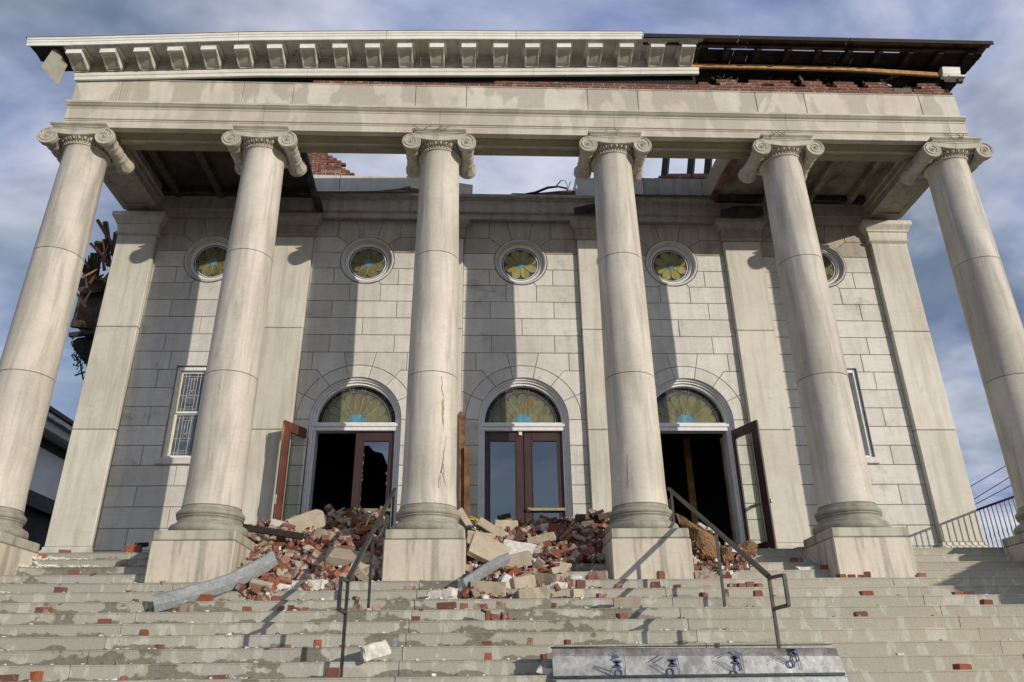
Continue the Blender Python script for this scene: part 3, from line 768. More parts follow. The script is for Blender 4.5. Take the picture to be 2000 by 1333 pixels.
prof_l = [(-5.25, 9.05), (-4.25, 9.05), (-4.0, 8.88), (-3.95, 8.75), (-3.78, 8.60), (-3.66, 8.42), (-3.6, 8.2)]
prof_r = [(1.95, 8.40), (2.6, 8.42), (2.62, 8.5), (3.2, 8.5), (3.3, 8.55), (4.3, 8.56), (5.2, 8.6)]
fi = lambda prof: (lambda x: float(np.interp(x, [p[0] for p in prof], [p[1] for p in prof])))
brickwork(bwall, -5.2, fi(prof_l), 2.50, 8.275, -3.55)
brickwork(bwall, 2.0, fi(prof_r), 2.50, 8.315, 5.2)
boxo('mortar_core', -5.3, -3.78, 2.462, 2.62, 8.272, 8.56, 'mortar_pale', bwall); boxo('mortar_core', -5.3, -4.3, 2.464, 2.62, 8.56, 8.96, 'mortar_pale', bwall)
boxo('mortar_core', 1.95, 5.25, 2.462, 2.62, 8.312, 8.40, 'mortar_pale', bwall)
# window opening remains and rafters above
stub = cpart('broken_roof_timbers'); stub['label'] = 'charred stubs of roof timber above the wall'
bar('timber', (-4.52, 2.75, 8.95), (-4.42, 2.75, 9.7), .08, .12, 'brown_wood', stub)
bar('timber', (-5.2, 2.7, 9.12), (-4.4, 2.7, 9.12), .1, .14, 'black_wood', stub)
for x in (3.35, 3.95, 4.35, 4.75): bar('timber', (x, 2.9, 8.45), (x+.16, 2.75, 9.5), .07, .16, 'black_wood', stub)
bar('timber', (3.5, 2.85, 8.72), (6, 2.85, 8.78), .1, .22, 'black_wood', stub)
# torn gutter metal, bent wire
torn = cpart('torn_gutter'); torn['label'] = 'torn black gutter curled up over the middle of the wall top'
bm = bmesh.new(); tube(bm, [(-.18, 2.3, 7.86), (.1, 2.3, 7.84), (.35, 2.28, 7.88), (.62, 2.26, 8.0), (.85, 2.26, 8.03), (1.04, 2.28, 8.0), (1.06, 2.3, 7.95)], [.01, .025, .03, .03, .02, .025, .01], 5)
mk('gutter_strip', fb(bm), 'tar', torn)
sheet('gutter_strip', [(.1, 2.32, 7.86), (.5, 2.3, 7.90), (1.05, 2.3, 7.97), (1.28, 2.34, 7.99)], [(.1, 2.26, 7.79), (.5, 2.24, 7.79), (1.05, 2.25, 7.79), (1.28, 2.28, 7.80)], 'dark_wood', torn, .03)
bm = bmesh.new()
tube(bm, [(.80, 2.28, 8.03), (.86, 2.3, 8.15), (.93, 2.3, 8.22), (1.0, 2.3, 8.22), (1.05, 2.3, 8.12), (1.05, 2.3, 8.0)], .008, 5)
tube(bm, [(.78, 2.3, 8.03), (.92, 2.3, 8.22)], .014, 5); tube(bm, [(1.07, 2.3, 8.0), (1.13, 2.3, 8.20)], .01, 5); tube(bm, [(1.05, 2.3, 7.97), (1.25, 2.3, 8.03)], .005, 4)
mk('bent_wire', fb(bm), 'black_metal', torn)
# portico ceilings left in the end bays
for s in (-1, 1):
    c = cpart('portico_ceiling'); c['label'] = 'dark coffered ceiling left over the %s end bay' % ('left' if s < 0 else 'right')
    x0, x1 = (-7.6, -4.35) if s < 0 else (4.25, 7.6)
    boxo('ceiling_board', x0, x1, .285, 2.30, 7.76, 7.80, 'interior' if s < 0 else 'ceiling_dark', c)
    for x in ((-7.25, -6.35, -5.4) if s < 0 else (5.35, 6.3, 7.2)):
        boxo('ceiling_beam', x-.07, x+.07, .286, 2.24, 7.60, 7.758, 'interior_floor' if s < 0 else 'ceiling_dark', c, bev=.015)
    boxo('ceiling_beam', x0, x1, 2.05, 2.22, 7.62, 7.755, 'membrane', c, bev=.01).location.z = -.004
sheet('curled_board', [(4.25, .5, 7.79), (4.2, 1.2, 7.78), (4.1, 2.1, 7.74)], [(4.05, .5, 7.95), (4.0, 1.2, 7.93), (3.95, 2.1, 7.86)], 'house_trim', cpart('torn_ceiling_edge'), .02)
bar('slat', (4.28, .4, 7.70), (4.2, 2.2, 7.70), .14, .05, 'red_wood', bpy.data.objects['torn_ceiling_edge'])
# angled dark bracket left where the ceiling beam broke off beside the second pilaster
bar('timber', (-4.35, .6, 7.82), (-4.28, 2.2, 7.30), .10, .12, 'membrane', stub)
bar('timber', (-4.30, 2.16, 7.55), (-4.22, 2.16, 7.28), .16, .10, 'tar', stub)
# hall behind the doors
hall = cpart('hall')
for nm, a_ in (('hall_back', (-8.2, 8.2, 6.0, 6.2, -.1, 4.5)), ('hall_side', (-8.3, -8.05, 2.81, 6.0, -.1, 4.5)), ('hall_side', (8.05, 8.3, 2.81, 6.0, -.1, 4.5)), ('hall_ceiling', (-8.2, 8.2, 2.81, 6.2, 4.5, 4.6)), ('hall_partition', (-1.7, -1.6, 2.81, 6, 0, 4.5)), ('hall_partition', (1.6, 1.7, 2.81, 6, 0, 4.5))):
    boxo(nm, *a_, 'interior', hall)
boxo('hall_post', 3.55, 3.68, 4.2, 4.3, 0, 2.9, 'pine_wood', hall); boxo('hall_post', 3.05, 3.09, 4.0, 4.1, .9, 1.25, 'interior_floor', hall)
for s in (-1, 1):
    sw = cpart('side_wall'); a, b = sorted((s*8.05, s*8.34))
    boxo('wall_panel', a, b, 2.815, 9.0, 0, 6.9 if s > 0 else 3.4, 'brick_wall', sw)
boxo('wall_edge', -8.362, -8.345, 2.42, 2.80, 0, 7.17, 'dark_wood', wallp)

# ================================================================== COLUMNS
col_labels = ['leftmost giant column, standing beside the ragged roof timbers', 'second column from the left, a grey metal strip lying against its pedestal',
 'third column from the left, its shaft cracked and chipped', 'fourth column from the left, handrail shadow slanting over its pedestal',
 'fifth column from the left, a row of brick bits at its pedestal', 'rightmost giant column, beside the black iron railing']
def shaft_r(z):
    return float(np.interp(z, [.50, .58, 2.5, 4.8, 6.2, 6.86, 6.90], [.425, .412, .403, .382, .362, .352, .366]))
def make_column():
    c = empty('column')
    def own(nm, me, mat, smooth=None): return mk(nm, me, mat, c, smooth=smooth)
    bm = bmesh.new(); box(bm, -.575, .575, -.575, .50, -.64, -.045, .018); own('pedestal_block', fb(bm), 'marble_pedestal')
    bm = bmesh.new(); box(bm, -.562, .562, -.562, .50, -.037, .10, .014); own('pedestal_cap', fb(bm), 'marble_capstone')
    pr_ = [(.545, .098)]
    for a in range(-80, 91, 20): pr_.append((.515+.04*math.cos(rad(a)), .165+.065*math.sin(rad(a))))
    pr_ += [(.485, .235), (.485, .255), (.462, .262), (.448, .285), (.446, .31), (.458, .33), (.470, .335), (.470, .350)]
    for a in range(-80, 91, 20): pr_.append((.452+.032*math.cos(rad(a)), .395+.042*math.sin(rad(a))))
    pr_ += [(.440, .445), (.440, .462), (.428, .468), (.428, .488), (.415, .50)]
    bm = bmesh.new(); lathe(bm, pr_, 56); own('column_base', fb(bm), 'marble_base', 50)
    for z0, z1 in ((.503, 2.575), (2.583, 4.775), (4.783, 6.90)):
        zs = [z0, z0+.004]+[z0+(z1-z0)*t/7 for t in range(1, 7)]+[z1-.004, z1]
        if z1 > 6.8: zs = [z0, z0+.004, 5.3, 5.8, 6.2, 6.6, 6.80, 6.86, 6.885, 6.90]
        pr_ = [(shaft_r(z)-(.006 if z in (z0, z1) and z1 < 6.8 or z == z0 else 0), z) for z in zs]
        bm = bmesh.new(); lathe(bm, pr_, 64); own('shaft_drum', fb(bm), 'marble_column', 40)
    # bead ring
    bm = bmesh.new()
    lathe(bm, [(.35, 6.90), (.385, 6.905), (.392, 6.918), (.385, 6.93), (.355, 6.935)], 56)
    for k in range(44):
        a = 2*math.pi*k/44
        bmesh.ops.create_icosphere(bm, subdivisions=1, radius=.021, matrix=Matrix.Translation((.378*math.cos(a), .378*math.sin(a), 6.948)))
    own('bead_ring', fb(bm), 'marble_carved', 60)
    # egg band with darts
    bm = bmesh.new()
    lathe(bm, [(.35, 6.955), (.365, 6.97), (.395, 7.0), (.425, 7.05), (.44, 7.10), (.44, 7.20)], 56)
    for k in range(28):
        a = 2*math.pi*(k+.5)/28
        mt = Matrix.Translation((.418*math.cos(a), .418*math.sin(a), 7.035)) @ Matrix.Rotation(a, 4, 'Z') @ Matrix.Rotation(rad(25), 4, 'Y') @ Matrix.Diagonal((.030, .030, .062, 1))
        bmesh.ops.create_icosphere(bm, subdivisions=2, radius=1, matrix=mt)
        a += math.pi/28
        mt = Matrix.Translation((.425*math.cos(a), .425*math.sin(a), 7.03)) @ Matrix.Rotation(a, 4, 'Z') @ Matrix.Rotation(rad(25), 4, 'Y') @ Matrix.Diagonal((.03, .007, .07, 1))
        bmesh.ops.create_icosphere(bm, subdivisions=1, radius=1, matrix=mt)
    own('egg_band', fb(bm), 'marble_carved', 50)
    # canalis between the volutes, front and back
    for s in (-1, 1):
        n = 20
        up_ = [(-.50+1.0*i/n, 7.205-.018*math.sin(math.pi*i/n)) for i in range(n+1)]
        lo_ = [(x, 7.028+.055*(abs(x)/.40)**2) for x, _ in [(-.46+.92*i/n, 0) for i in range(n+1)]]
        poly = up_[::-1]+lo_
        me = stone_mesh(poly, -.452, -.30, 0, .006)
        if s == 1: me.transform(Matrix.Rotation(math.pi, 4, 'Z'))
        own('canalis', me, 'marble_carved')
        bm = bmesh.new()
        for off in (.0, -.128):
            pts = []
            for i in range(17):
                x = -.42+.84*i/16
                z = (7.190-.030*math.sin(math.pi*i/16)) if off == 0 else (7.040+.055*(abs(x)/.40)**2)
                if off and abs(x) > .36: continue
                pts.append((x, -.454, z))
            tube(bm, pts, .008, 5)
        me = fb(bm)
        if s == 1: me.transform(Matrix.Rotation(math.pi, 4, 'Z'))
        own('canalis_fillet', me, 'marble_carved', 60)
    for sx in (-1, 1):
        cx, cz = sx*.497, 7.022
        for sy in (-1, 1):
            bm = bmesh.new()
            lathe(bm, [(.145, -.36), (.164, -.365), (.170, -.40), (.168, -.445), (.160, -.452), (.150, -.446), (.02, -.446)], 36, (cx, cz), 'y')
            pts = []; rr_ = []
            for i in range(76):
                th = i/75*2.6*2*math.pi; r_ = .150*math.exp(-th*.128)
                a = math.pi/2 - sx*th*1.0
                pts.append((cx+r_*math.cos(a), -.450, cz+r_*math.sin(a))); rr_.append(.0125*(.45+.55*r_/.158))
            tube(bm, pts, rr_, 5)
            bmesh.ops.create_icosphere(bm, subdivisions=2, radius=.022, matrix=Matrix.Translation((cx, -.447, cz)))
            me = fb(bm)
            if sy == 1: me.transform(Matrix.Diagonal((1, -1, 1, 1))); me.flip_normals()
            own('volute', me, 'marble_carved', 40)
        bm = bmesh.new()
        prf = [(-.37, .165), (-.335, .150), (-.29, .132), (-.24, .118), (-.20, .122), (-.17, .130), (-.145, .116), (-.10, .112), (-.065, .118), (-.035, .128), (0, .110), (.035, .128), (.065, .118), (.10, .112), (.145, .116), (.17, .130), (.20, .122), (.24, .118), (.29, .132), (.335, .150), (.37, .165)]
        seg = 28; rings = []
        for y, r_ in prf:
            ring = []
            for k in range(seg):
                a = 2*math.pi*k/seg
                w_ = 1+ (.07*math.cos(a*9) if abs(y) > .18 else .02*math.cos(a*14))
                ring.append(bm.verts.new((cx+r_*w_*math.cos(a), y, cz+r_*w_*math.sin(a))))
            rings.append(ring)
        for i in range(len(rings)-1):
            for k in range(seg): bm.faces.new((rings[i][(k+1) % seg], rings[i][k], rings[i+1][k], rings[i+1][(k+1) % seg]))
        own('bolster', fb(bm), 'marble_carved', 70)
    bm = bmesh.new()
    moulded(bm, [(-a, a, -a, a, z) for a, z in ((.425, 7.19), (.435, 7.212), (.447, 7.216), (.452, 7.232), (.475, 7.250), (.490, 7.268), (.490, 7.283))])
    own('abacus', fb(bm), 'marble_carved')
    return c
proto = make_column()
cols = []
for i in range(6):
    if i == 0: c = proto
    else:
        c = proto.copy(); COL.objects.link(c)
        for ch in list(proto.children):
            d = ch.copy(); COL.objects.link(d); d.parent = c
    c.location = ((-8.0, -4.8, -1.6, 1.6, 4.8, 8.0)[i], 0, 0)
    if i in (0, 1, 2, 3, 4, 5):   # turn the shafts so that no two show the same veining
        for ch in c.children:
            if ch.name.startswith(('shaft_drum', 'column_base', 'egg_band')): ch.rotation_euler = (0, 0, i*1.1)
    T(c, col_labels[i], 'column', 'giant columns of the portico')
    cols.append(c)
# cracks and chip in the third column
def crack(parent, pts, w, mat='crack'):
    """thin ribbon lying on the shaft surface: pts = (angle_from_front_deg, z, width factor)"""
    bm = bmesh.new(); L_, R_ = [], []
    for a, z, f in pts:
        for lst, s in ((L_, -1), (R_, 1)):
            rr_ = shaft_r(z)+.0025; aa = rad(a)+s*w*f/2/rr_
            lst.append(bm.verts.new((rr_*math.sin(aa), -rr_*math.cos(aa), z)))
    for i in range(len(pts)-1): bm.faces.new((L_[i], R_[i], R_[i+1], L_[i+1]))
    bmesh.ops.recalc_face_normals(bm, faces=bm.faces)
    return mk('crack', fb(bm), mat, parent)
rr = random.Random(3)
def wig(a0, z0, a1, z1, n, w0=1., w1=.6, j=1.6):
    return [(a0+(a1-a0)*i/n+rr.uniform(-j, j), z0+(z1-z0)*i/n+rr.uniform(-.01, .01), w0+(w1-w0)*i/n) for i in range(n+1)]
ccx = cols[2]
crack(ccx, wig(24, 2.5, 27, 2.18, 5, .6, 1), .010); crack(ccx, wig(29, 2.2, 31, 1.6, 10, .6, .3), .006)
crack(ccx, [(28, 2.12, .3), (27, 2.06, 1.1), (29, 1.98, 1.6), (28, 1.88, 1.2), (29.5, 1.76, 1.0), (30, 1.70, .2)], .024, 'rust_chip')
crack(ccx, wig(38, 1.55, 32, 1.2, 7, .5, 1), .010); crack(ccx, wig(32, 1.2, 26, .95, 6, 1, 1.4), .012); crack(ccx, wig(26, .95, 18, .52, 10, .9, .6), .010)
crack(ccx, wig(28, 1.02, 44, .70, 9, .9, .4), .009); crack(ccx, wig(27, .9, 23, .52, 8, .7, .5), .009); crack(ccx, wig(33, 1.1, 36, .8, 6, 1, .3), .010)
crack(cols[3], wig(-30, 1.25, -33, .85, 8, .5, .8), .010); crack(cols[3], wig(-33, .85, -35, .58, 6, 1.2, .4), .016, 'rust_chip')
crack(cols[3], wig(-12, 2.30, -2, 2.33, 5, .5, .7), .010)
crack(cols[1], wig(-6, 2.36, -4, 2.26, 3, .6, .4), .012)
# a few bits of vine clinging to the abaci
for i, (dx_, n_) in {2: (-.2, 5), 3: (0, 2), 4: (-.1, 7), 5: (.0, 5)}.items():
    bm = bmesh.new(); q = random.Random(i)
    for _ in range(n_):
        x = q.uniform(-.3, .3)+dx_; a = q.uniform(-.8, .8)
        pts = [(x+math.sin(a)*t*.12+q.uniform(-.015, .015), -.50-.02*q.random(), 7.24+t*.07*math.cos(a)+q.uniform(-.01, .01)) for t in (0, .5, 1, 1.5)]
        tube(bm, pts, .005, 4)
    o = mk('dry_vine', fb(bm), 'dark_wood', cols[i])

# ================================================================== FRONT ENTABLATURE
ent = empty('entablature', (0, 0, 7.29), label='long stone entablature resting across all six columns, frieze stained by water', cat='entablature')
def ep(o): o.parent = ent; o.matrix_parent_inverse = Matrix.Translation((0, 0, -7.29)); return o
YF = -.371
# architrave blocks: two fascias, bead, crowning moulding; underside with a sunk panel
aj = [-8.335, -7.86, -4.807, -1.603, 1.629, 4.867, 7.999, 8.335]
for a, b in zip(aj[:-1], aj[1:]):
    prf = [(YF+.02, 7.29), (YF+.02, 7.425), (YF+.008, 7.432), (YF+.008, 7.452), (YF-.012, 7.462), (YF-.012, 7.478), (YF, 7.485), (YF, 7.69), (YF-.012, 7.70), (YF-.018, 7.722), (YF-.05, 7.74), (YF-.075, 7.765), (YF-.088, 7.772), (YF-.088, 7.812), (YF+.03, 7.820), (.27, 7.820), (.27, 7.29), (.11, 7.29), (.10, 7.325), (.04, 7.335), (-.17, 7.335), (-.22, 7.325), (-.235, 7.29)]
    ep(extr('architrave_block', prf, a+.003, b-.003, 'marble_architrave'))
soff = ep(boxo('soffit_panel', -8.2, 8.2, -.165, .035, 7.326, 7.334, 'marble_soffit_shaded'))
soff['label'] = 'sunk panel along the underside of the beam, coloured dark for shade'
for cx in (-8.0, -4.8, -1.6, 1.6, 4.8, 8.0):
    ep(boxo('soffit_block', cx-.50, cx+.50, -.234, .109, 7.287, 7.332, 'marble_soffit_shaded', bev=.008))
ep(boxo('soffit_ledge', -8.3, 8.3, .112, .272, 7.284, 7.289, 'marble_soffit_shaded'))
# frieze
fj = [-8.31, -7.472, -5.261, -4.338, -2.075, -1.122, 1.154, 2.11, 4.379, 5.327, 7.577, 8.31]
for a, b in zip(fj[:-1], fj[1:]): ep(boxo('frieze_block', a+.004, b-.004, YF+R.uniform(-.003, .003), -.05, 7.822, 8.368, 'marble_frieze', bev=.008))
ep(boxo('frieze_lip', -8.31, 8.32, YF-.008, -.06, 8.369, 8.392, 'marble_frieze', bev=.004))
# side beams from the end columns back to the end pilasters
for s in (-1, 1):
    a, b = sorted((s*8.335, s*7.60))
    xi, xo = (b, a) if s < 0 else (a, b)
    d_ = -s
    prf = [(xo, 7.291), (xo, 7.80), (xi+d_*-.3, 7.80), (xi-d_*.0, 7.80), (xi, 7.46), (xi+d_*0.03, 7.45), (xi+d_*.03, 7.291)]
    poly = [(xo, 7.291), (xo, 7.82), (xi+d_*.06, 7.82), (xi+d_*.06, 7.60), (xi+d_*.03, 7.58), (xi+d_*.03, 7.46), (xi, 7.45), (xi, 7.291), (xi-d_*.11, 7.291), (xi-d_*.12, 7.325), (xo+d_*.12, 7.325), (xo+d_*.11, 7.291)]
    ep(extr('side_beam', poly, .273, 2.26, 'marble_dirty', axis='y'))
    ep(boxo('beam_end_rail', min(xo+d_*.10, xi-d_*.10), max(xo+d_*.10, xi-d_*.10), 2.06, 2.255, 7.2885, 7.33, 'marble_dirty', bev=.006))
    ep(boxo('side_frieze', *sorted((s*8.31, s*7.95)), -.04, 2.6, 7.825, 8.368, 'marble_frieze', bev=.008))
# brick courses above the frieze, each brick on its own
YB = -.322
boxo_core = ep(boxo('brick_backing', -7.9, 8.30, -.272, .0, 8.395, 8.64, 'mortar_dark'))
beam_pockets = [3.55+.585*i for i in range(9)]
for row in range(4):
    cz = 8.40+.0335+row*.0745
    x = -3.9 if row == 0 else (-.6 if row == 1 else 3.32+.05*row)
    x += (row % 2)*.104
    run = None
    while x < 8.50:
        pocket = row >= 2 and min(abs(x-p_) for p_ in beam_pockets) < .085
        arched = 7.05 < x < 7.62 and row >= 1
        ok = x < 8.24 and not pocket and not arched
        if ok:
            o = brick_at(ent, x, YB+R.uniform(-.004, .004), cz); o.matrix_parent_inverse = Matrix.Translation((0, 0, -7.29))
            run = run if run is not None else x
            last = x
        elif run is not None:
            ep(boxo('mortar', run-.09, last+.09, YB-.034, YB+.05, cz-.0375, cz+.034, 'mortar_pale')); run = None
        x += .2085
# course end at the right corner
# ================================================================== WHITE CORNICE, BROKEN AND SAGGING
corn = empty('cornice', (-2.5, -.9, 8.6), label='white painted cornice with square brackets, sagging at the left and torn off short of the right end', cat='cornice')
def cp(o): o.parent = corn; o.matrix_parent_inverse = Matrix.Translation((2.5, .9, -8.6)); return o
def CZ(x): return float(np.interp(x, [-9.1, -8.27, -5.05, -.26, 3.34], [8.27, 8.309, 8.49, 8.625, 8.756]))
def CP(x, d, h): return (x, -.42-d, CZ(x)+h*float(np.interp(x, [-2, 3], [1, .92]))-d*float(np.interp(x, [-8.2, -1.6], [.14, 0])))
def crun(name, prof, x0, x1, mat, n=24):
    bm = bmesh.new(); rings = []
    for i in range(n+1):
        x = x0+(x1-x0)*i/n
        rings.append([bm.verts.new(CP(x, d, h)) for d, h in prof])
    m_ = len(prof)
    for i in range(n):
        for k in range(m_): bm.faces.new((rings[i][k], rings[i][(k+1) % m_], rings[i+1][(k+1) % m_], rings[i+1][k]))
    bm.faces.new(rings[0]); bm.faces.new(rings[-1][::-1]); bmesh.ops.recalc_face_normals(bm, faces=bm.faces)
    return cp(mk(name, fb(bm), mat))
xs_ = [-8.32, -6.2, -4.1, -2.0, .15, 2.2, 3.34]
for a, b in zip(xs_[:-1], xs_[1:]):
    crun('bed_moulding', [(-.04, 0), (.012, 0), (.016, .022), (.020, .065), (.034, .075), (.045, .11), (.050, .135), (.004, .142), (-.04, .142)], a+.002, b-.002, 'white_paint', 5)
    crun('frieze_board', [(-.02, .143), (.002, .143), (.002, .38), (.02, .395), (.03, .425), (-.02, .425)], a+.0025, b-.0025, 'soffit_paint', 5)
    crun('soffit_board', [(.031, .425), (.515, .425), (.515, .438), (.031, .438)], a+.003, b-.003, 'soffit_paint', 5)
fas = [-8.99, -5.28, -2.6, -.2, 2.18]
for a, b in zip(fas[:-1], fas[1:]):
    crun('fascia_board', [(.495, .405), (.518, .405), (.520, .475), (.530, .482), (.532, .52), (.545, .532), (.550, .568), (.495, .568)], a+.004, b-.004, 'white_paint', 6)
crun('soffit_board', [(-.25, .4255), (.49, .4255), (.49, .437), (-.25, .437)], -8.95, -8.33, 'black_wood', 2)
crun('drip_edge', [(.01, .455), (.40, .555), (.552, .569), (.556, .578), (.40, .566), (.01, .466)], -9.01, 2.19, 'red_wood', 20)
cp(boxo('gap_shade', -7.9, 3.3, -.29, -.25, 8.395, 8.74, 'black_wood')); cp(boxo('gap_shade', -3, 3.3, -.289, -.251, 8.74, 8.93, 'black_wood'))  # black sheets added as the shade in the gap behind the cornice
def bracket(xc):
    w_ = .133
    o = bpy.data.objects.new('bracket', None); COL.objects.link(o); cp(o)
    def solid(nm, prof, a, b, mat):
        bm = bmesh.new()
        A_ = [bm.verts.new(CP(xc+a, d, h)) for d, h in prof]; B_ = [bm.verts.new(CP(xc+b, d, h)) for d, h in prof]
        n = len(prof)
        for i in range(n): bm.faces.new((A_[i], A_[(i+1) % n], B_[(i+1) % n], B_[i]))
        bm.faces.new(A_); bm.faces.new(B_[::-1]); bmesh.ops.recalc_face_normals(bm, faces=bm.faces)
        q = mk(nm, fb(bm), mat); q.parent = o; return q
    low = [(.022, .160), (.08, .150), (.15, .165), (.22, .205), (.29, .252), (.36, .275), (.422, .285)]
    for a, b in ((-w_, -w_+.022), (w_-.022, w_)): solid('cheek', low+[(.422, .388), (.022, .388)], a, b, 'old_paint')
    solid('body', [(d, h+.014) for d, h in low]+[(.422, .387), (.0225, .387)], -w_+.0225, w_-.0225, 'soffit_paint')
    solid('panel_end', [(.05, .148), (.075, .142), (.075, .17), (.05, .17)], -w_+.023, w_-.023, 'old_paint'); solid('panel_end', [(.39, .277), (.421, .281), (.421, .31), (.39, .31)], -w_+.023, w_-.023, 'old_paint')
    solid('face', [(.423, .284), (.434, .284), (.434, .388), (.423, .388)], -w_-.001, w_+.001, 'white_paint')
    solid('cap_moulding', [(.023, .389), (.445, .389), (.452, .394), (.452, .403), (.470, .413), (.476, .424), (.023, .424)], -w_-.045, w_+.045, 'old_paint')
    return o
for i in range(20): bracket(-8.19+.5925*i)
# hanging corner panel at the left end
bm = bmesh.new(); V_ = [bm.verts.new(p) for p in ((-8.56, -.82, 8.75), (-8.37, -.64, 8.453), (-8.375, -.72, 7.90), (-8.64, -.90, 8.166))]
bm.faces.new(V_); bmesh.ops.solidify(bm, geom=list(bm.faces), thickness=.022); bmesh.ops.recalc_face_normals(bm, faces=bm.faces)
hp = mk('hanging_panel', fb(bm), 'soffit_paint')
T(hp, 'loose square soffit panel dangling by one corner from the left cornice end', 'panel')
# ================================================================== EXPOSED ROOF EDGE ON THE RIGHT
roof = empty('roof_edge', (5.5, -.5, 9.1), label='stripped dark timber roof edge at the right, its white cornice torn away', cat='roof')
def rp(o): o.parent = roof; o.matrix_parent_inverse = Matrix.Translation((-5.5, .5, -9.1)); return o
def plank(nm, *a, mat='dark_wood', bev=.004): return rp(boxo(nm, *a, mat, bev=bev))
ZD = 9.15
xsr = [2.20, 4.02, 6.11, 8.93]
for a, b in zip(xsr[:-1], xsr[1:]):
    plank('roof_board', a, b-.012, -.965, -.83, ZD+.002, ZD+.026, mat='red_wood')
    plank('roof_board', a+.2, min(b+.19, 8.88), -.825, -.685, ZD, ZD+.024, mat='red_wood')
    plank('drip_board', a, b-.012, -.985, -.966, ZD-.05, ZD+.04, mat='black_wood')
for k in range(9):
    y = -.652+.148*k
    for a, b in zip(xsr[:-1], xsr[1:]): plank('roof_board', a+(k % 2)*.3, min(b-.01+(k % 2)*.3, 8.90-.01*k), y, y+.141, ZD+.002*(k % 2), ZD+.024, mat=('black_wood', 'dark_wood')[k % 2])
plank('roof_board', 2.2, 3.50, -.684, -.653, ZD+.003, ZD+.025, mat='black_wood'); plank('roof_board', 7.25, 8.88, -.684, -.653, ZD+.003, ZD+.025, mat='black_wood')
for i in range(10):
    x = 3.25+.59*i
    plank('rafter', x-.05, x+.05, -.80, .60, 9.02, 9.149, mat='black_wood')
plank('nailer', 2.2, 8.7, -.83, -.80, 9.08, 9.149, mat='red_wood')
for (xa, za), (xb, zb_) in (((2.95, 8.925), (4.6, 8.93)), ((4.6, 8.93), (6.2, 8.925)), ((6.2, 8.925), (8.12, 8.82))):
    rp(bar('ledger_board', (xa, -.45, za), (xb, -.45, zb_), .045, .085, 'pine_wood', upv=Vector((0, 0, 1))))
plank('ledger_board', 2.3, 8.3, -.30, -.24, 8.93, 9.02, mat='black_wood')
rp(extr('cornice_scrap', [(-.42, 8.74), (-.50, 8.75), (-.53, 8.80), (-.56, 8.93), (-.50, 8.95), (-.42, 8.93)], 8.10, 8.45, 'white_paint'))
rp(boxo('cornice_scrap', 8.17, 8.52, -.57, -.40, 8.69, 8.735, 'white_paint', bev=.01)); rp(boxo('cornice_scrap', 8.36, 8.47, -.52, -.45, 8.60, 8.685, 'black_metal', bev=.01))
q = random.Random(11)
for i in range(70):
    x = q.uniform(3.5, 8.2); z = q.uniform(8.60, 8.92); y = q.uniform(-.30, .05)
    l_ = q.uniform(.06, .28)
    m_ = q.choice(['black_wood', 'black_wood', 'dark_wood', 'pale_wood', 'plaster', 'dark_wood', 'brown_wood'])
    o = rp(boxo('splinter', -l_/2, l_/2, -.02, .02, -.02, .02, m_)); o.matrix_parent_inverse = Matrix.Identity(4)
    o.location = (x-5.5, y+.5, z-9.1); o.rotation_euler = (q.uniform(-.5, .5), q.uniform(-.9, .9), q.uniform(-.6, .6))
for x0, x1, z1 in ((3.3, 4.55, 9.0), (4.75, 5.75, 8.97), (5.95, 6.75, 9.03), (6.85, 7.55, 8.93), (7.75, 8.1, 8.9)): plank('back_board', x0, x1, .02, .06, 8.42, z1, mat='black_wood')
plank('back_board', 3.3, 8.25, .10, .14, 8.42, 8.80, mat='black_wood')
for x in (4.6, 5.8, 6.8, 7.62): plank('stud', x, x+.06, -.06, .0, 8.45, 9.02, mat='brown_wood')

# ================================================================== RAILS, RAILINGS
def handrail(x, label):
    h = empty('handrail', (x, -1.5, stepz(7)), label=label, cat='handrail', group='black steel handrails on the steps')
    P_ = lambda pts: [Vector((0, y+1.5, z-stepz(7))) for y, z in pts]
    def flat(nm, pts, w=.05, t_=.018, mat='black_metal'):
        bm = bmesh.new(); P__ = P_(pts)
        for a, b in zip(P__[:-1], P__[1:]):
            d = (b-a).normalized(); obb(bm, a-d*t_*.3, b+d*t_*.3, w, t_*2, upv=Vector((0, 0, 1)) if abs(d.z) < .9 else Vector((0, 1, 0)))
        bmesh.ops.recalc_face_normals(bm, faces=bm.faces)
        return mk(nm, fb(bm), mat, h)
    flat('top_rail', [(.75, .985), (-3.16, -.905)], .048, .021)
    flat('post', [(-1.50, -.10), (-1.50, -1.085)], .032, .016); flat('post', [(-3.17, -.925), (-3.17, -1.86)], .032, .016)
    flat('end_loop', [(-3.17, -.925), (-3.60, -.95), (-3.60, -1.24), (-3.17, -1.24)], .036, .016)
    flat('post', [(.62, .88), (.62, .0)], .032, .016)
    return h
handrail(-2.20, 'black steel handrail rising past the left brick heap'); handrail(2.26, 'black steel handrail rising towards the open right doorway')
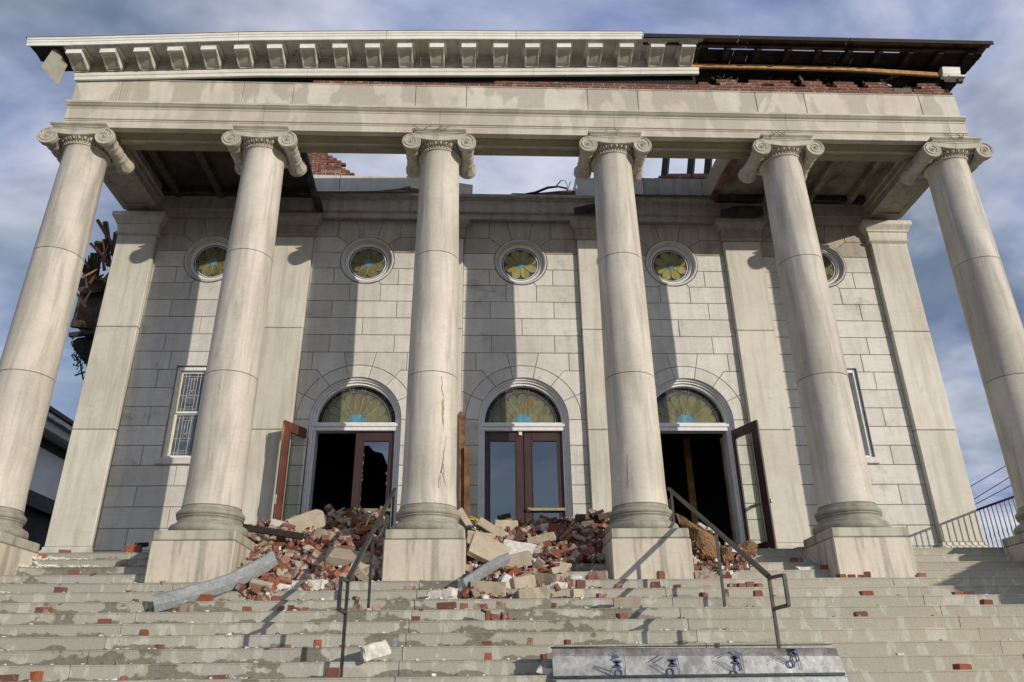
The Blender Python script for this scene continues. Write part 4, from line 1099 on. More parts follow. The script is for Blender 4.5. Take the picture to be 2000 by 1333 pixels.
def railing():
    r_ = empty('iron_railing', (8.65, 1.0, 0), label='black iron railing along the right end of the porch', cat='railing')
    o = bar('top_rail', (0, -1.1, 1.03), (0, 2.35, 1.03), .04, .03, 'black_metal', r_); bar('bottom_rail', (0, -1.1, .19), (0, 2.35, .19), .03, .03, 'black_metal', r_)
    for y in (-1.08, 2.30): bar('post', (0, y, 0), (0, y, 1.07), .04, .04, 'black_metal', r_)
    for k in range(26):
        y = -.98+k*.125
        bm = bmesh.new(); tube(bm, [(0, y, .19), (0, y, .45), (0, y+.012, .5), (0, y, .56), (0, y, 1.03)], .0115, 5)
        mk('baluster', fb(bm), 'black_metal', r_)
    bm = bmesh.new(); bmesh.ops.create_icosphere(bm, subdivisions=2, radius=.045, matrix=Matrix.Translation((0, 2.30, 1.10))); mk('finial', fb(bm), 'black_metal', r_, smooth=60)
    return r_
railing()
# leaning splintered planks behind the third column
pl = empty('leaning_planks', (-1.15, 2.15, 0), label='two splintered brown planks standing upright against the wall behind the third column', cat='planks')
bar('plank', (.04, 0, .0), (-.03, .05, 2.80), .115, .05, 'brown_wood', pl, upv=Vector((0, 1, 0))); bar('plank', (.10, -.06, 0), (.075, -.02, 2.10), .10, .05, 'brown_wood', pl, upv=Vector((0, 1, 0)))
# ================================================================== COLLAPSED TIMBERS ON THE LEFT
ct = empty('collapsed_timbers', (-8.9, 3.2, 4), label='ragged heap of dark roof timbers hanging out behind the left pilaster', cat='timbers')
def ctp(o): o.parent = ct; o.matrix_parent_inverse = Matrix.Translation((8.9, -3.2, -4)); return o
from mathutils.geometry import intersect_line_plane
def at(u, v, Y):
    d = fwd + r2*(u-1000)/1493.4 - u2*(v-666.5)/1493.4
    return CAMLOC + d*((Y-CAMLOC.y)/d.y)
def cb_(p, q, w, h, mat, y0=3.2, y1=3.2): ctp(bar('timber', at(*p, y0), at(*q, y1), w, h, mat, upv=Vector((0, 1, 0))))
for p, q, w, h, m_ in (((191, 431), (222, 482), .07, .10, 'brown_wood'), ((206, 434), (214, 488), .09, .08, 'dark_wood'), ((226, 455), (220, 500), .06, .08, 'dark_wood'), ((206, 468), (213, 520), .10, .08, 'dark_wood'),
    ((177, 476), (200, 500), .06, .09, 'pine_wood'), ((192, 473), (196, 492), .15, .08, 'brown_wood'), ((192, 492), (215, 518), .09, .10, 'brown_wood'), ((188, 495), (182, 540), .22, .06, 'dark_wood'), ((172, 538), (200, 547), .05, .08, 'pine_wood'),
    ((166, 517), (178, 545), .2, .06, 'black_wood'), ((205, 500), (228, 470), .05, .07, 'red_wood'), ((140, 632), (187, 638), .16, .1, 'dark_wood'), ((136, 655), (186, 650), .09, .08, 'dark_wood')):
    cb_(p, q, w, h, m_, 3.1+R.uniform(-.1, .1), 3.2+R.uniform(-.1, .1))
def ctpoly(nm, pts, y, mat, th=.12):
    P_ = [at(u, v, y) for u, v in pts]
    ctp(mk(nm, stone_mesh([(p.x, p.z) for p in P_], y, y+th, 0, .004), mat))
ctpoly('torn_boarding', [(168, 525), (182, 545), (214, 552), (222, 520), (232, 470), (240, 470), (200, 700), (158, 648), (140, 630)], 3.45, 'dark_wood', .2)
ctpoly('torn_boarding', [(145, 560), (168, 528), (205, 545), (214, 545), (196, 570), (160, 575)], 3.3, 'dark_wood', .05)
ctpoly('insulation', [(200, 545), (215, 528), (212, 548), (204, 552)], 3.05, 'thatch', .08)
ctpoly('torn_boarding', [(138, 668), (152, 660), (190, 655), (178, 695), (168, 712), (158, 700), (145, 685)], 3.3, 'dark_wood', .1)
bm = bmesh.new(); q = random.Random(8)
for i in range(26):
    u, v = q.uniform(138, 172), q.uniform(662, 712)
    pts = [at(u+q.uniform(-8, 8)*t, v+t*q.uniform(4, 14), 3.2) for t in (0, .5, 1, 1.5)]
    tube(bm, pts, .012, 4)
for pts in ([(156, 705), (159, 722), (163, 742)], [(146, 734), (166, 727)], [(152, 655), (185, 652), (197, 660)], [(140, 663), (150, 655), (162, 650)]):
    tube(bm, [at(u, v, 3.1) for u, v in pts], .018, 5)
ctp(mk('twisted_wire', fb(bm), 'black_metal'))
# ================================================================== NEIGHBOUR HOUSE, CABLES
hs = empty('neighbour_house', (-14, 11, -3.7), label='grey house with a dark eave seen between the left column and pilaster', cat='house')
def hpz(o): o.parent = hs; o.matrix_parent_inverse = Matrix.Translation((14, -11, 3.7)); return o
hpz(boxo('wall', -22, -13.9, 6.5, 22, -3.7, 5.0, 'house_wall'))
hpz(boxo('eave_soffit', -22.3, -13.35, 6.2, 22.4, 5.02, 5.12, 'house_trim')); hpz(boxo('frieze_board', -13.9, -13.86, 6.4, 22, 4.75, 5.01, 'black_wood'))
hpz(boxo('fascia', -13.36, -13.30, 6.2, 22.4, 5.0, 5.42, 'house_trim', bev=.01)); hpz(boxo('gutter', -13.30, -13.16, 6.2, 22.4, 5.26, 5.42, 'roof_metal', bev=.02))
hpz(extr('roof', [(-13.1, 5.43), (-22.6, 5.43), (-22.6, 5.55), (-18, 8.1), (-13.1, 5.55)], 6.1, 22.5, 'shingle', axis='y'))
hpz(boxo('porch_roof', -13.88, -12.1, 6.4, 19, 2.35, 2.72, 'tar')); hpz(boxo('porch_wall', -13.88, -12.3, 6.6, 18.8, -3.7, 2.34, 'interior'))
for k, (za, zb) in enumerate(((8.10, 9.22), (7.38, 8.54), (7.09, 8.10))):
    bm = bmesh.new(); pts = []
    for t in range(-8, 12):
        s_ = t/1.0; pts.append((26.8+2.25*s_, 30, za+(zb-za)*s_+.002*s_*s_))
    tube(bm, pts, .022, 4)
    o = mk('cable', fb(bm), 'black_metal'); T(o, ['topmost overhead cable in the sky beside the right column', 'middle overhead cable in the sky beside the right column', 'lowest overhead cable in the sky beside the right column'][k], 'cable', 'overhead cables on the right')

# ================================================================== RUBBLE AND LOOSE PIECES
def chunk(sx, sy, sz, seed, cuts=2, jit=.006, deep=.35, bev=.004):
    q = random.Random(seed); bm = bmesh.new()
    box(bm, -sx/2, sx/2, -sy/2, sy/2, -sz/2, sz/2)
    for _ in range(cuts):
        n = Vector((q.choice((-1, 1))*q.uniform(.5, 1), q.uniform(-.8, .8), q.uniform(-.9, .9))).normalized()
        ext = abs(n.x)*sx/2+abs(n.y)*sy/2+abs(n.z)*sz/2
        co = n*ext*(1-q.uniform(.08, deep))
        r_ = bmesh.ops.bisect_plane(bm, geom=list(bm.verts)+list(bm.edges)+list(bm.faces), plane_co=co, plane_no=n, clear_outer=True)
        ed = [e for e in bm.edges if e.is_boundary]
        if ed: bmesh.ops.holes_fill(bm, edges=ed)
    if bev:
        try: bmesh.ops.bevel(bm, geom=list(bm.edges), offset=bev, segments=1, affect='EDGES')
        except Exception: pass
    for v_ in bm.verts: v_.co += Vector([q.uniform(-jit, jit) for _ in range(3)])
    bmesh.ops.recalc_face_normals(bm, faces=bm.faces)
    return fb(bm)
def roughen(me, amt, sc, seed, cuts=3):
    bm = bmesh.new(); bm.from_mesh(me)
    bmesh.ops.subdivide_edges(bm, edges=[e for e in bm.edges if e.calc_length() > .06], cuts=cuts, use_grid_fill=True)
    bmesh.ops.triangulate(bm, faces=[f for f in bm.faces if len(f.verts) > 4])
    bm.normal_update()
    for v_ in bm.verts: v_.co += v_.normal*amt*(noise.noise(v_.co*sc+Vector((seed, 0, 0)))+.5*noise.noise(v_.co*sc*3+Vector((0, seed, 0))))
    bm.to_mesh(me); bm.free(); return me
def lumpy(sx, sy, sz, seed, sub=2, amp=.25):
    bm = bmesh.new(); bmesh.ops.create_icosphere(bm, subdivisions=sub, radius=.5)
    for v_ in bm.verts:
        n = v_.co.normalized(); f = 1+amp*noise.noise(n*2.1+Vector((seed*3.1, seed, 0)))*2
        c_ = v_.co*f
        c_ = Vector([math.copysign(min(abs(a), .42), a) for a in c_])
        v_.co = Vector((c_.x*sx/.84*1.0, c_.y*sy/.84, c_.z*sz/.84))
    return fb(bm)
BR = []   # whole and broken bricks
for i in range(14):
    l_ = (.200, .200, .198, .15, .12, .10, .075)[i % 7]
    me = chunk(l_, .092, .060, 100+i, cuts=(0, 1, 1, 2, 2, 2, 3)[i % 7], jit=.0035, deep=.30)
    me.materials.append(M(('brick_rubble', 'brick_rubble', 'brick_mortared')[i % 3])); BR.append((me, l_))
def variant(i, mat):
    k = (i, mat)
    if k not in VAR:
        me = BR[i][0].copy(); me.materials.clear(); me.materials.append(M(mat)); VAR[k] = me
    return VAR[k]
VAR = {}
def scale_at(P): return 1493.4/((P-CAMLOC).dot(fwd))
nose_rows = {}
def nosing_v(j, u):
    P = at(u, 1150, stepy(j)); x = P.x
    d = Vector((x, stepy(j), stepz(j)))-CAMLOC
    return 666.5-1493.4*d.dot(u2)/d.dot(fwd)
def step_of(u, v): return min(range(0, 14), key=lambda j: abs(nosing_v(j, u)-v))
ORD = ['the porch floor', 'the first step down', 'the second step down', 'the third step down', 'the fourth step down', 'the fifth step down', 'the sixth step down', 'the seventh step down', 'the eighth step down', 'the ninth step down', 'the tenth step down', 'the eleventh step down', 'the twelfth step down', 'the lowest step in view']
def zone(x):
    for lim, t_ in ((-5.5, 'left of the second column'), (-4.1, 'below the second column'), (-2.3, 'left of the left handrail'), (-1.0, 'below the third column'), (.75, 'in the middle'), (2.2, 'below the fourth column'), (3.9, 'right of the right handrail'), (5.6, 'below the fifth column')):
        if x < lim: return t_
    return 'far right'
SC = [] # (u, v_foot, w_px, h_px, type)
for s_ in """85,1200,32,10,r;144,1125,20,10,r;118,1160,22,10,r;204,1221,24,9,r;281,1245,15,11,r;311,1270,11,7,r;217,1094,19,6,m;262,1080,30,14,o;245,1080,12,6,r;127,1080,22,6,r;84,1094,15,11,o
70,1331,19,16,o;15,1331,36,11,r;264,1178,12,5,r;400,1180,38,12,o;360,1198,36,14,m;482,1197,17,8,r;497,1178,12,9,r;425,1331,50,6,r;241,1331,12,6,o
513,1177,26,10,r;539,1177,21,8,r;548,1196,14,9,r;568,1196,12,10,r;579,1196,9,6,r;597,1196,14,6,r;620,1269,16,13,o;562,1268,11,5,r;650,1331,28,16,r;695,1177,15,6,r;699,1196,19,10,m;735,1196,16,10,m;800,1158,25,7,m;812,1217,18,8,r
951,1265,20,7,r;953,1294,16,11,o;872,1195,40,13,r;906,1195,17,11,r;932,1195,14,11,m;945,1195,15,9,r;979,1193,18,13,m;953,1215,10,18,r;966,1215,18,10,r;985,1215,14,14,r
1082,1193,11,10,r;1175,1172,20,8,r;1127,1172,22,15,s;1225,1192,54,18,s;1215,1213,22,10,r;1035,1264,10,12,r;1109,1262,12,8,r;1062,1292,9,8,r;1208,1152,17,8,r;1280,1152,20,11,r;1323,1152,16,6,r;1290,1135,16,15,r
1375,1170,17,8,r;1419,1170,9,14,r;1382,1134,38,13,m;1420,1134,19,8,r;1430,1152,16,7,r;1448,1152,20,7,r;1465,1151,17,10,r;1481,1150,14,7,r;1480,1168,17,11,r;1112,1152,14,18,r;1134,1152,20,15,r;1172,1135,32,16,m;1153,1135,14,9,r
1555,1102,25,9,r;1610,1115,18,9,o;1643,1130,16,7,r;1662,1130,17,6,r;1680,1130,14,5,r;1693,1130,14,11,r;1798,1127,17,8,r;1790,1127,8,5,r;1692,1164,25,9,r;1681,1205,26,9,r;1870,1160,20,6,r;1889,1160,22,6,r;1925,1178,23,9,r;1880,1311,33,9,o
1357,1117,16,12,r;1375,1117,10,9,m;1392,1117,20,13,r;1420,1117,18,8,r;1443,1117,18,10,m;1364,1134,16,13,m;1105,1118,20,10,r;1060,1118,16,12,r;1085,1118,14,8,r;1160,1118,12,8,m""".replace('\n', ';').split(';'):
    a = s_.split(','); SC.append((float(a[0]), float(a[1]), float(a[2]), float(a[3]), a[4]))
placed = []
MATN = {'r': 'brick_rubble', 'm': 'brick_mortared', 'o': 'brick_orange', 's': 'marble_broken'}
q = random.Random(21)
for i, (u, v, w, h, ty) in enumerate(SC):
    j = step_of(u, v)
    yc = stepy(j)+.04+.05
    P = at(u, v-h/2, yc); k = scale_at(P)
    W_, H_ = w/k, h/k*1.02
    if ty == 's':
        o = mk('stone_block', chunk(W_, .12, H_+.02, 900+i, 1, .003, .12), 'marble_broken'); base, cat, grp = 'squared block of tan stone', 'stone', 'stone blocks on the steps'
    else:
        me = chunk(max(W_*.92, .05), .085, max(H_+.008, .03), 300+i, 2, .004, .28); o = mk('brick', me, MATN[ty])
        base = ('long ' if w > 30 else 'small ' if w < 13 else '')+{'r': 'red brick piece', 'm': 'mortar crusted brick piece', 'o': 'orange brick piece'}[ty]; cat, grp = 'brick', 'brick pieces scattered on the steps'
    rz = q.uniform(-.35, .35)
    zz_ = stepz(j)+(H_+.012)/2
    o.location = (P.x, yc, zz_); o.rotation_euler = (0, q.uniform(-.05, .05), rz)
    placed.append((j, zone(P.x), P.x, base, o, cat, grp))
from collections import defaultdict
gr = defaultdict(list)
for t_ in placed: gr[(t_[0], t_[1], t_[3])].append(t_)
NTH = ['leftmost', 'second from left', 'third from left', 'fourth from left', 'fifth from left', 'sixth from left', 'seventh from left', 'eighth from left']
for (j, zn, base), L_ in gr.items():
    L_.sort(key=lambda t_: t_[2])
    for n_, t_ in enumerate(L_):
        pre = '' if len(L_) == 1 else ('rightmost ' if n_ == len(L_)-1 else NTH[n_]+' ')
        T(t_[4], (pre+base+' on '+ORD[j]+', '+zn), t_[5], t_[6])

# ---- heap surface: rises from the steps towards the doors
def heap_z(y): return -.25+.556*y
def heap_pt(u, v):
    d = fwd + r2*(u-1000)/1493.4 - u2*(v-666.5)/1493.4
    # CAM + d*t ; z = -.25+.556 y
    t = (-.25+.556*CAMLOC.y-CAMLOC.z)/(d.z-.556*d.y)
    return CAMLOC+d*t
def inpoly(x, y, P_):
    c = False; n = len(P_)
    for i in range(n):
        (x1, y1), (x2, y2) = P_[i], P_[i-1]
        if (y1 > y) != (y2 > y) and x < (x2-x1)*(y-y1)/(y2-y1)+x1: c = not c
    return c
heap_defs = [
 ('left', [(462, 1158), (462, 1115), (470, 1060), (478, 1034), (520, 1024), (560, 1022), (600, 1014), (640, 1002), (690, 1000), (735, 996), (752, 1006), (750, 1060), (745, 1118), (700, 1122), (660, 1136), (650, 1160), (560, 1150), (530, 1160)]),
 ('middle', [(906, 1165), (908, 1100), (906, 1020), (960, 1022), (1020, 1022), (1060, 1014), (1110, 1012), (1150, 1006), (1196, 1008), (1190, 1060), (1186, 1088), (1120, 1092), (1100, 1120), (1090, 1150), (1050, 1172), (960, 1172)]),
 ('right', [(1350, 1100), (1352, 1050), (1400, 1062), (1440, 1068), (1470, 1078), (1482, 1090), (1440, 1112), (1400, 1116)])]
def surf_mound(name, poly, label):
    """dirt and crushed brick under the loose pieces: a bumpy sheet closed down to the steps"""
    us = np.arange(min(p[0] for p in poly)-4, max(p[0] for p in poly)+5, 6.0); vs_ = np.arange(min(p[1] for p in poly)-2, max(p[1] for p in poly)+3, 5.0)
    bm = bmesh.new(); grid = {}
    for a, u in enumerate(us):
        for b, v in enumerate(vs_):
            if inpoly(u, v, poly):
                P = heap_pt(u, v); n = noise.noise(P*4.0)*.07+noise.noise(P*11)*.045
                P = P+Vector((0, .05, -.09+n)); grid[(a, b)] = bm.verts.new(P)
    for (a, b), p in list(grid.items()):
        c_ = [grid.get((a+1, b)), grid.get((a+1, b+1)), grid.get((a, b+1))]
        if all(c_): bm.faces.new((p, *c_))
    ext = bmesh.ops.extrude_face_region(bm, geom=list(bm.faces))
    for e in ext['geom']:
        if isinstance(e, bmesh.types.BMVert): e.co.z -= .45; e.co.y += .25
    bmesh.ops.recalc_face_normals(bm, faces=bm.faces)
    o = mk(name, fb(bm), 'soil'); T(o, label, kind='stuff'); return o
nb = 0; heap_objs = []
q = random.Random(77)
keep_out = [(570, 998, 645, 1062), (640, 1068, 730, 1118), (895, 1003, 1000, 1060), (905, 1055, 1060, 1125), (925, 1120, 1095, 1182)]
for side, poly in heap_defs:
    surf_mound('rubble', poly, {'left': 'crushed brick and dirt under the left heap between second and third columns', 'middle': 'crushed brick and dirt under the middle heap between third and fourth columns', 'right': 'crushed brick and dirt in front of the right doorway'}[side])
    x0, x1 = min(p[0] for p in poly), max(p[0] for p in poly); y0, y1 = min(p[1] for p in poly), max(p[1] for p in poly)
    pts = []; smallbm = {m_: bmesh.new() for m_ in ('brick_orange', 'brick_mortared', 'brick_rubble', 'marble_broken')}
    spacing = 11.2
    for _ in range(9000):
        u, v = q.uniform(x0, x1), q.uniform(y0, y1)
        if not inpoly(u, v, poly): continue
        if all((u-a)**2+((v-b)*1.25)**2 > spacing**2 for a, b in pts): pts.append((u, v))
    for (u, v) in pts:
        if any(a <= u <= c and b <= v <= d for a, b, c, d in [(k[0]+12, k[1]+8, k[2]-12, k[3]-8) for k in keep_out]): continue
        if nb >= 285: break
        P = heap_pt(u, v)
        i = q.choice([0, 1, 2, 0, 1, 2, 3, 4, 5, 6, 7, 8, 9, 10, 11])
        i = i % 14
        rr_ = q.random()
        mat = 'brick_orange' if (rr_ < .06) else ('brick_mortared' if rr_ < .55 else 'brick_rubble')
        if rr_ > .93: mat = 'marble_broken'
        if (i % 7) >= 5 and mat != 'marble_broken':
            s_ = q.uniform(1.0, 1.42); sb = smallbm[mat]; n0 = len(sb.verts)
            sb.from_mesh(BR[i][0]); sb.verts.ensure_lookup_table()
            mt = Matrix.Translation(P+Vector((0, q.uniform(-.03, .05), q.uniform(-.04, .05)))) @ Euler((q.uniform(-1.2, 1.2), q.uniform(-.9, .9), q.uniform(-3.1, 3.1))).to_matrix().to_4x4() @ Matrix.Scale(s_, 4)
            for v_ in sb.verts[n0:]: v_.co = mt @ v_.co
            continue
        me = variant(i, mat)
        nm = 'brick' if mat != 'marble_broken' else 'stone_fragment'
        o = bpy.data.objects.new(nm, me); COL.objects.link(o)
        o.location = P+Vector((0, q.uniform(-.03, .05), q.uniform(-.04, .05))); o.rotation_euler = (q.uniform(-1.2, 1.2), q.uniform(-.9, .9), q.uniform(-3.1, 3.1))
        s_ = q.uniform(1.0, 1.5); o.scale = (s_*q.uniform(.8, 1.05), s_*q.uniform(.85, 1.1), s_*q.uniform(.8, 1.1))
        whole = BR[i][1] > .18; heap_objs.append((o, u, v, side, nm, whole, mat)); o['category'] = 'brick' if nm == 'brick' else 'stone'; nb += 1; continue
        desc = {'brick_orange': 'bright orange', 'brick_mortared': 'mortar crusted', 'brick_rubble': 'dark red', 'marble_broken': 'tan stone'}[mat]
        where = {'left': 'in the heap between the second and third columns', 'middle': 'in the heap between the third and fourth columns', 'right': 'in the small heap before the right doorway'}[side]
        if nm == 'brick': T(o, f"{desc} {'brick' if whole else 'broken brick'} {where}", 'brick', f"{desc} {'whole' if whole else 'broken'} bricks {where}")
        else: T(o, f"{desc} {'block' if whole else 'fragment'} among the bricks {where}", 'stone', f"{desc} {'blocks' if whole else 'fragments'} {where}")
        nb += 1
    for m_, sb in smallbm.items():
        if len(sb.verts):
            me_ = fb(sb); me_.materials.clear(); T(mk('debris', me_, m_), 'smallest broken brick ends packed into the %s heap' % side, kind='stuff')
        else: sb.free()
    for _ in range({'left': 16, 'middle': 14, 'right': 3}[side]):
        u, v = q.uniform(x0, x1), q.uniform(y0, y1)
        if not inpoly(u, v, poly): continue
        P = heap_pt(u, v)+Vector((0, -.03, .03)); l_ = q.uniform(.12, .42)
        m_ = q.choice(['pale_wood', 'brown_wood', 'house_trim', 'dark_wood'])
        o = mk('lath', chunk(l_, q.uniform(.015, .04), .012, int(u*7), 2, .002, .2, 0), m_)
        o.location = P; o.rotation_euler = (q.uniform(-.6, .6), q.uniform(-.8, .8), q.uniform(-1, 1)); o['category'] = 'lath'
        heap_objs.append((o, u, v, side, 'lath', True, m_))
    # small crushed pieces
    for mat, cnt, lab in (('brick_rubble', 1300, 'crushed brick bits'), ('brick_mortared', 900, 'mortar dusted brick bits'), ('plaster', 420, 'white plaster crumbs')):
        bm = bmesh.new()
        for _ in range(int(cnt*(len(poly)/18)*(1 if side != 'right' else .35))):
            u, v = q.uniform(x0, x1), q.uniform(y0, y1)
            if not inpoly(u, v, poly): continue
            P = heap_pt(u, v)+Vector((0, q.uniform(-.02, .05), q.uniform(-.05, .02))); s_ = q.uniform(.006, .034)
            mt = Matrix.Translation(P) @ Euler((q.uniform(0, 3), q.uniform(0, 3), q.uniform(0, 3))).to_matrix().to_4x4() @ Matrix.Diagonal((s_*1.6, s_, s_*.7, 1))
            bmesh.ops.create_cube(bm, size=1.6, matrix=mt)
        o = mk('debris', fb(bm), mat); T(o, f"{lab} sifted through the {side} heap", kind='stuff')

# ---- big slabs and blocks lying on the heaps: (centre u, v, length, height, depth in m, tilt x, roll y, yaw z, forward offset, label)
SL = [
 (604, 1026, .58, .36, .13, -.35, -.42, .25, -.10, 'largest tan stone slab, tilted on top of the left heap'),
 (634, 1054, .30, .25, .16, -.1, .25, -.3, -.10, 'squared tan block below the tilted slab on the left heap'),
 (684, 1094, .72, .13, .34, .55, .16, .12, -.08, 'long flat tan slab lying across the left heap beside the handrail'),
 (712, 1112, .40, .15, .2, .2, .22, .1, .02, 'tan stone block jammed behind the left handrail post'),
 (556, 1029, .42, .13, .13, .2, .22, .1, -.05, 'grey and white mortared chunk behind the steel angle'),
 (612, 1080, .30, .07, .16, .5, .45, 0, -.08, 'thin pale stone sliver on the left heap'),
 (552, 1120, .16, .10, .1, 0, .0, .5, -.05, 'small pinkish stone in the left heap'),
 (912, 1027, .54, .12, .15, -.2, 1.0, .1, -.12, 'cream stone bar leaning against the third column base'),
 (964, 1040, .58, .14, .18, -.1, .52, .1, -.10, 'cream stone bar sloping down in the middle heap'),
 (937, 1059, .48, .26, .12, -.45, .12, .1, -.06, 'rough pitted tan block beside the third pedestal'),
 (966, 1085, .78, .10, .46, .95, .42, .2, -.10, 'big flat tan slab sprawled across the middle heap'),
 (1006, 1100, .52, .22, .16, -.1, -.2, .1, -.12, 'thick tan slab under the metal strip in the middle heap'),
 (1014, 1077, .56, .06, .36, .8, .2, -.2, -.08, 'white topped slab on the middle heap'),
 (990, 1029, .42, .17, .14, .05, .05, .05, -.06, 'short cream block level on the crest of the middle heap'),
 (1056, 1057, .44, .14, .14, 0, -.22, -.1, -.10, 'cream stone bar pointing right in the middle heap'),
 (1066, 1034, .20, .11, .14, 0, .05, .3, -.08, 'grey stone chunk beside the big dark brick'),
 (955, 1155, .46, .25, .22, .15, .05, -.1, .03, 'square tan block at the foot of the middle heap'),
 (985, 1147, .20, .30, .22, .1, .55, .3, .02, 'upended grey block behind the square tan block'),
 (1020, 1142, .38, .22, .22, .1, -.22, .5, -.02, 'pale block lying on two others at the heap foot'),
 (1041, 1164, .42, .19, .2, .1, -.14, .15, -.06, 'cream block overhanging the step at the heap foot'),
 (1066, 1136, .44, .22, .2, .1, .12, -.55, .05, 'broken cornered cream block at the right of the heap foot'),
 (1096, 1104, .30, .06, .12, .2, .1, 0, -.02, 'small pale sliver right of the middle heap'),
]
for i, (u, v, l_, h_, d_, tx, ry, rz, off, lab) in enumerate(SL):
    P = heap_pt(u, v)
    o = mk('stone_slab', roughen(chunk(l_, d_, h_, 500+i, 3 if i % 3 else 4, .006, .20, .007), .016, 9, i), 'plaster' if 'white topped' in lab else ('marble_wall' if 'grey' in lab else 'marble_broken'))
    o.location = P+Vector((0, off, .0)); o.rotation_euler = (tx, ry, rz); T(o, lab, 'stone slab', 'stone slabs fallen on the brick heaps')
# the big dark brick on the heap crest
P = heap_pt(1086, 1040); o = mk('brick', chunk(.26, .12, .14, 700, 1, .003, .1), 'brick_rubble'); o.location = P+Vector((0, -.12, .03)); o.rotation_euler = (.1, .18, -.2); T(o, 'big dark brick chunk with a white mortar line on the middle heap crest', 'brick')
# ---- white plaster and marble pieces
WH = [(738, 1297, .31, .15, .13, -.3, 11, 'white marble fragment with a broken left end near the bottom of the steps'), (860, 1172, .36, .12, .14, -.12, 6, 'jagged white plaster chunk below the third column'), (881, 1168, .13, .15, .1, .2, 6, 'small upright white plaster chunk beside the third pedestal'),
      (604, 1158, .46, .15, .14, .0, 5, 'long white stone lump at the foot of the left heap'), (560, 1159, .22, .09, .1, .1, 5, 'crumbled white plaster lump at the left heap foot'), (905, 1148, .13, .14, .1, 0, 5, 'round cream stone at the corner of the third pedestal'), (949, 1175, .09, .06, .06, 0, 6, 'little white stone before the square tan block'),
      (1125, 1136, .16, .07, .08, .1, 4, 'white plaster lump right of the middle heap'), (1063, 1319, .14, .075, .06, .3, 12, 'white triangular plaster chip beside the long metal trough'), (1091, 1151, .24, .09, .1, .05, 5, 'cream rubble lump at the right end of the heap foot'), (148, 1110, .15, .03, .05, 0, 2, 'thin white plaster strip on the left part of the steps'),
      (1424, 1100, .10, .09, .03, .5, 1, 'bright white shard before the brown matting'), (1384, 1117, .12, .06, .06, .1, 3, 'white chip beside the fourth pedestal'), (1586, 1101, .20, .05, .04, .55, 2, 'white plaster strip leaning left of the fifth pedestal'), (1573, 1115, .26, .06, .08, 0, 3, 'torn white sheet of plaster left of the fifth pedestal')]
for i, (u, v, l_, h_, d_, ry, j, lab) in enumerate(WH):
    yc = stepy(j)+.04+d_/2; P = at(u, v-6, yc)
    o = mk('plaster_chunk', roughen(chunk(l_, d_, h_, 800+i, 4, .008, .3, .006), .02, 11, i), 'plaster'); o.location = (P.x, yc, stepz(j)+h_/2*(.95)+abs(ry)*l_*.18); o.rotation_euler = (0, ry, q.uniform(-.3, .3)); T(o, lab, 'plaster chunk', 'white chunks on the steps')
o = bpy.data.objects['plaster_chunk']; o.location.y -= .10; o.rotation_euler.z = .35; o.location.z += .02
# crumbs sprinkled along the steps
for mat, cnt, lab in (('plaster', 950, 'white plaster crumbs sprinkled along the steps'), ('brick_rubble', 420, 'tiny brick crumbs sprinkled along the steps')):
    bm = bmesh.new()
    for _ in range(cnt):
        j = q.choices(range(0, 15), weights=[2, 4, 4, 3, 3, 4, 4, 5, 4, 4, 4, 4, 5, 4, 3])[0]
        x = q.gauss(-1.6, 3.4) if q.random() < .65 else q.uniform(-8.6, 8)
        if x > 2 and q.random() < .6: continue
        y = stepy(j)+q.uniform(.004, .12)
        if abs(((x+8) % 3.2)-0) < .6 and y > -.62 and y < .55 or abs(((x+8) % 3.2)-3.2) < .6 and y > -.62 and y < .55: continue
        s_ = q.uniform(.003, .012)*(1.6 if q.random() < .1 else 1)
        mt = Matrix.Translation((x, y, stepz(j)+s_*.5)) @ Euler((q.uniform(-.4, .4), q.uniform(-.4, .4), q.uniform(0, 3))).to_matrix().to_4x4() @ Matrix.Diagonal((s_*2.2, s_*1.5, s_, 1))
        bmesh.ops.create_cube(bm, size=1.7, matrix=mt)
    T(mk('debris', fb(bm), mat), lab, kind='stuff')
for mat, cnt, sd, lab in (('plaster', 420, 1, 'white grit fanned out over the steps below the heaps'), ('brick_mortared', 520, 2, 'brick grit fanned out over the steps below the heaps'), ('soil', 420, 3, 'brown dirt strewn over the steps below the heaps')):
    bm = bmesh.new(); qg = random.Random(sd)
    for _ in range(cnt):
        j = min(11, 3+int(abs(qg.gauss(0, 2.4)))); x = qg.gauss(qg.choice((-3.2, -.2)), .75+.08*j)
        y = stepy(j)+qg.uniform(.003, .16)
        if y > -.60 and min(abs(x+4.8), abs(x+1.6), abs(x-1.6)) < .6: continue
        s_ = qg.uniform(.003, .011)*(1.8 if qg.random() < .12 else 1)
        mt = Matrix.Translation((x, y, stepz(j)+s_*.5)) @ Euler((qg.uniform(-.4, .4), qg.uniform(-.4, .4), qg.uniform(0, 3))).to_matrix().to_4x4() @ Matrix.Diagonal((s_*2.2, s_*1.6, s_, 1))
        bmesh.ops.create_cube(bm, size=1.7, matrix=mt)
    T(mk('debris', fb(bm), mat), lab, kind='stuff')
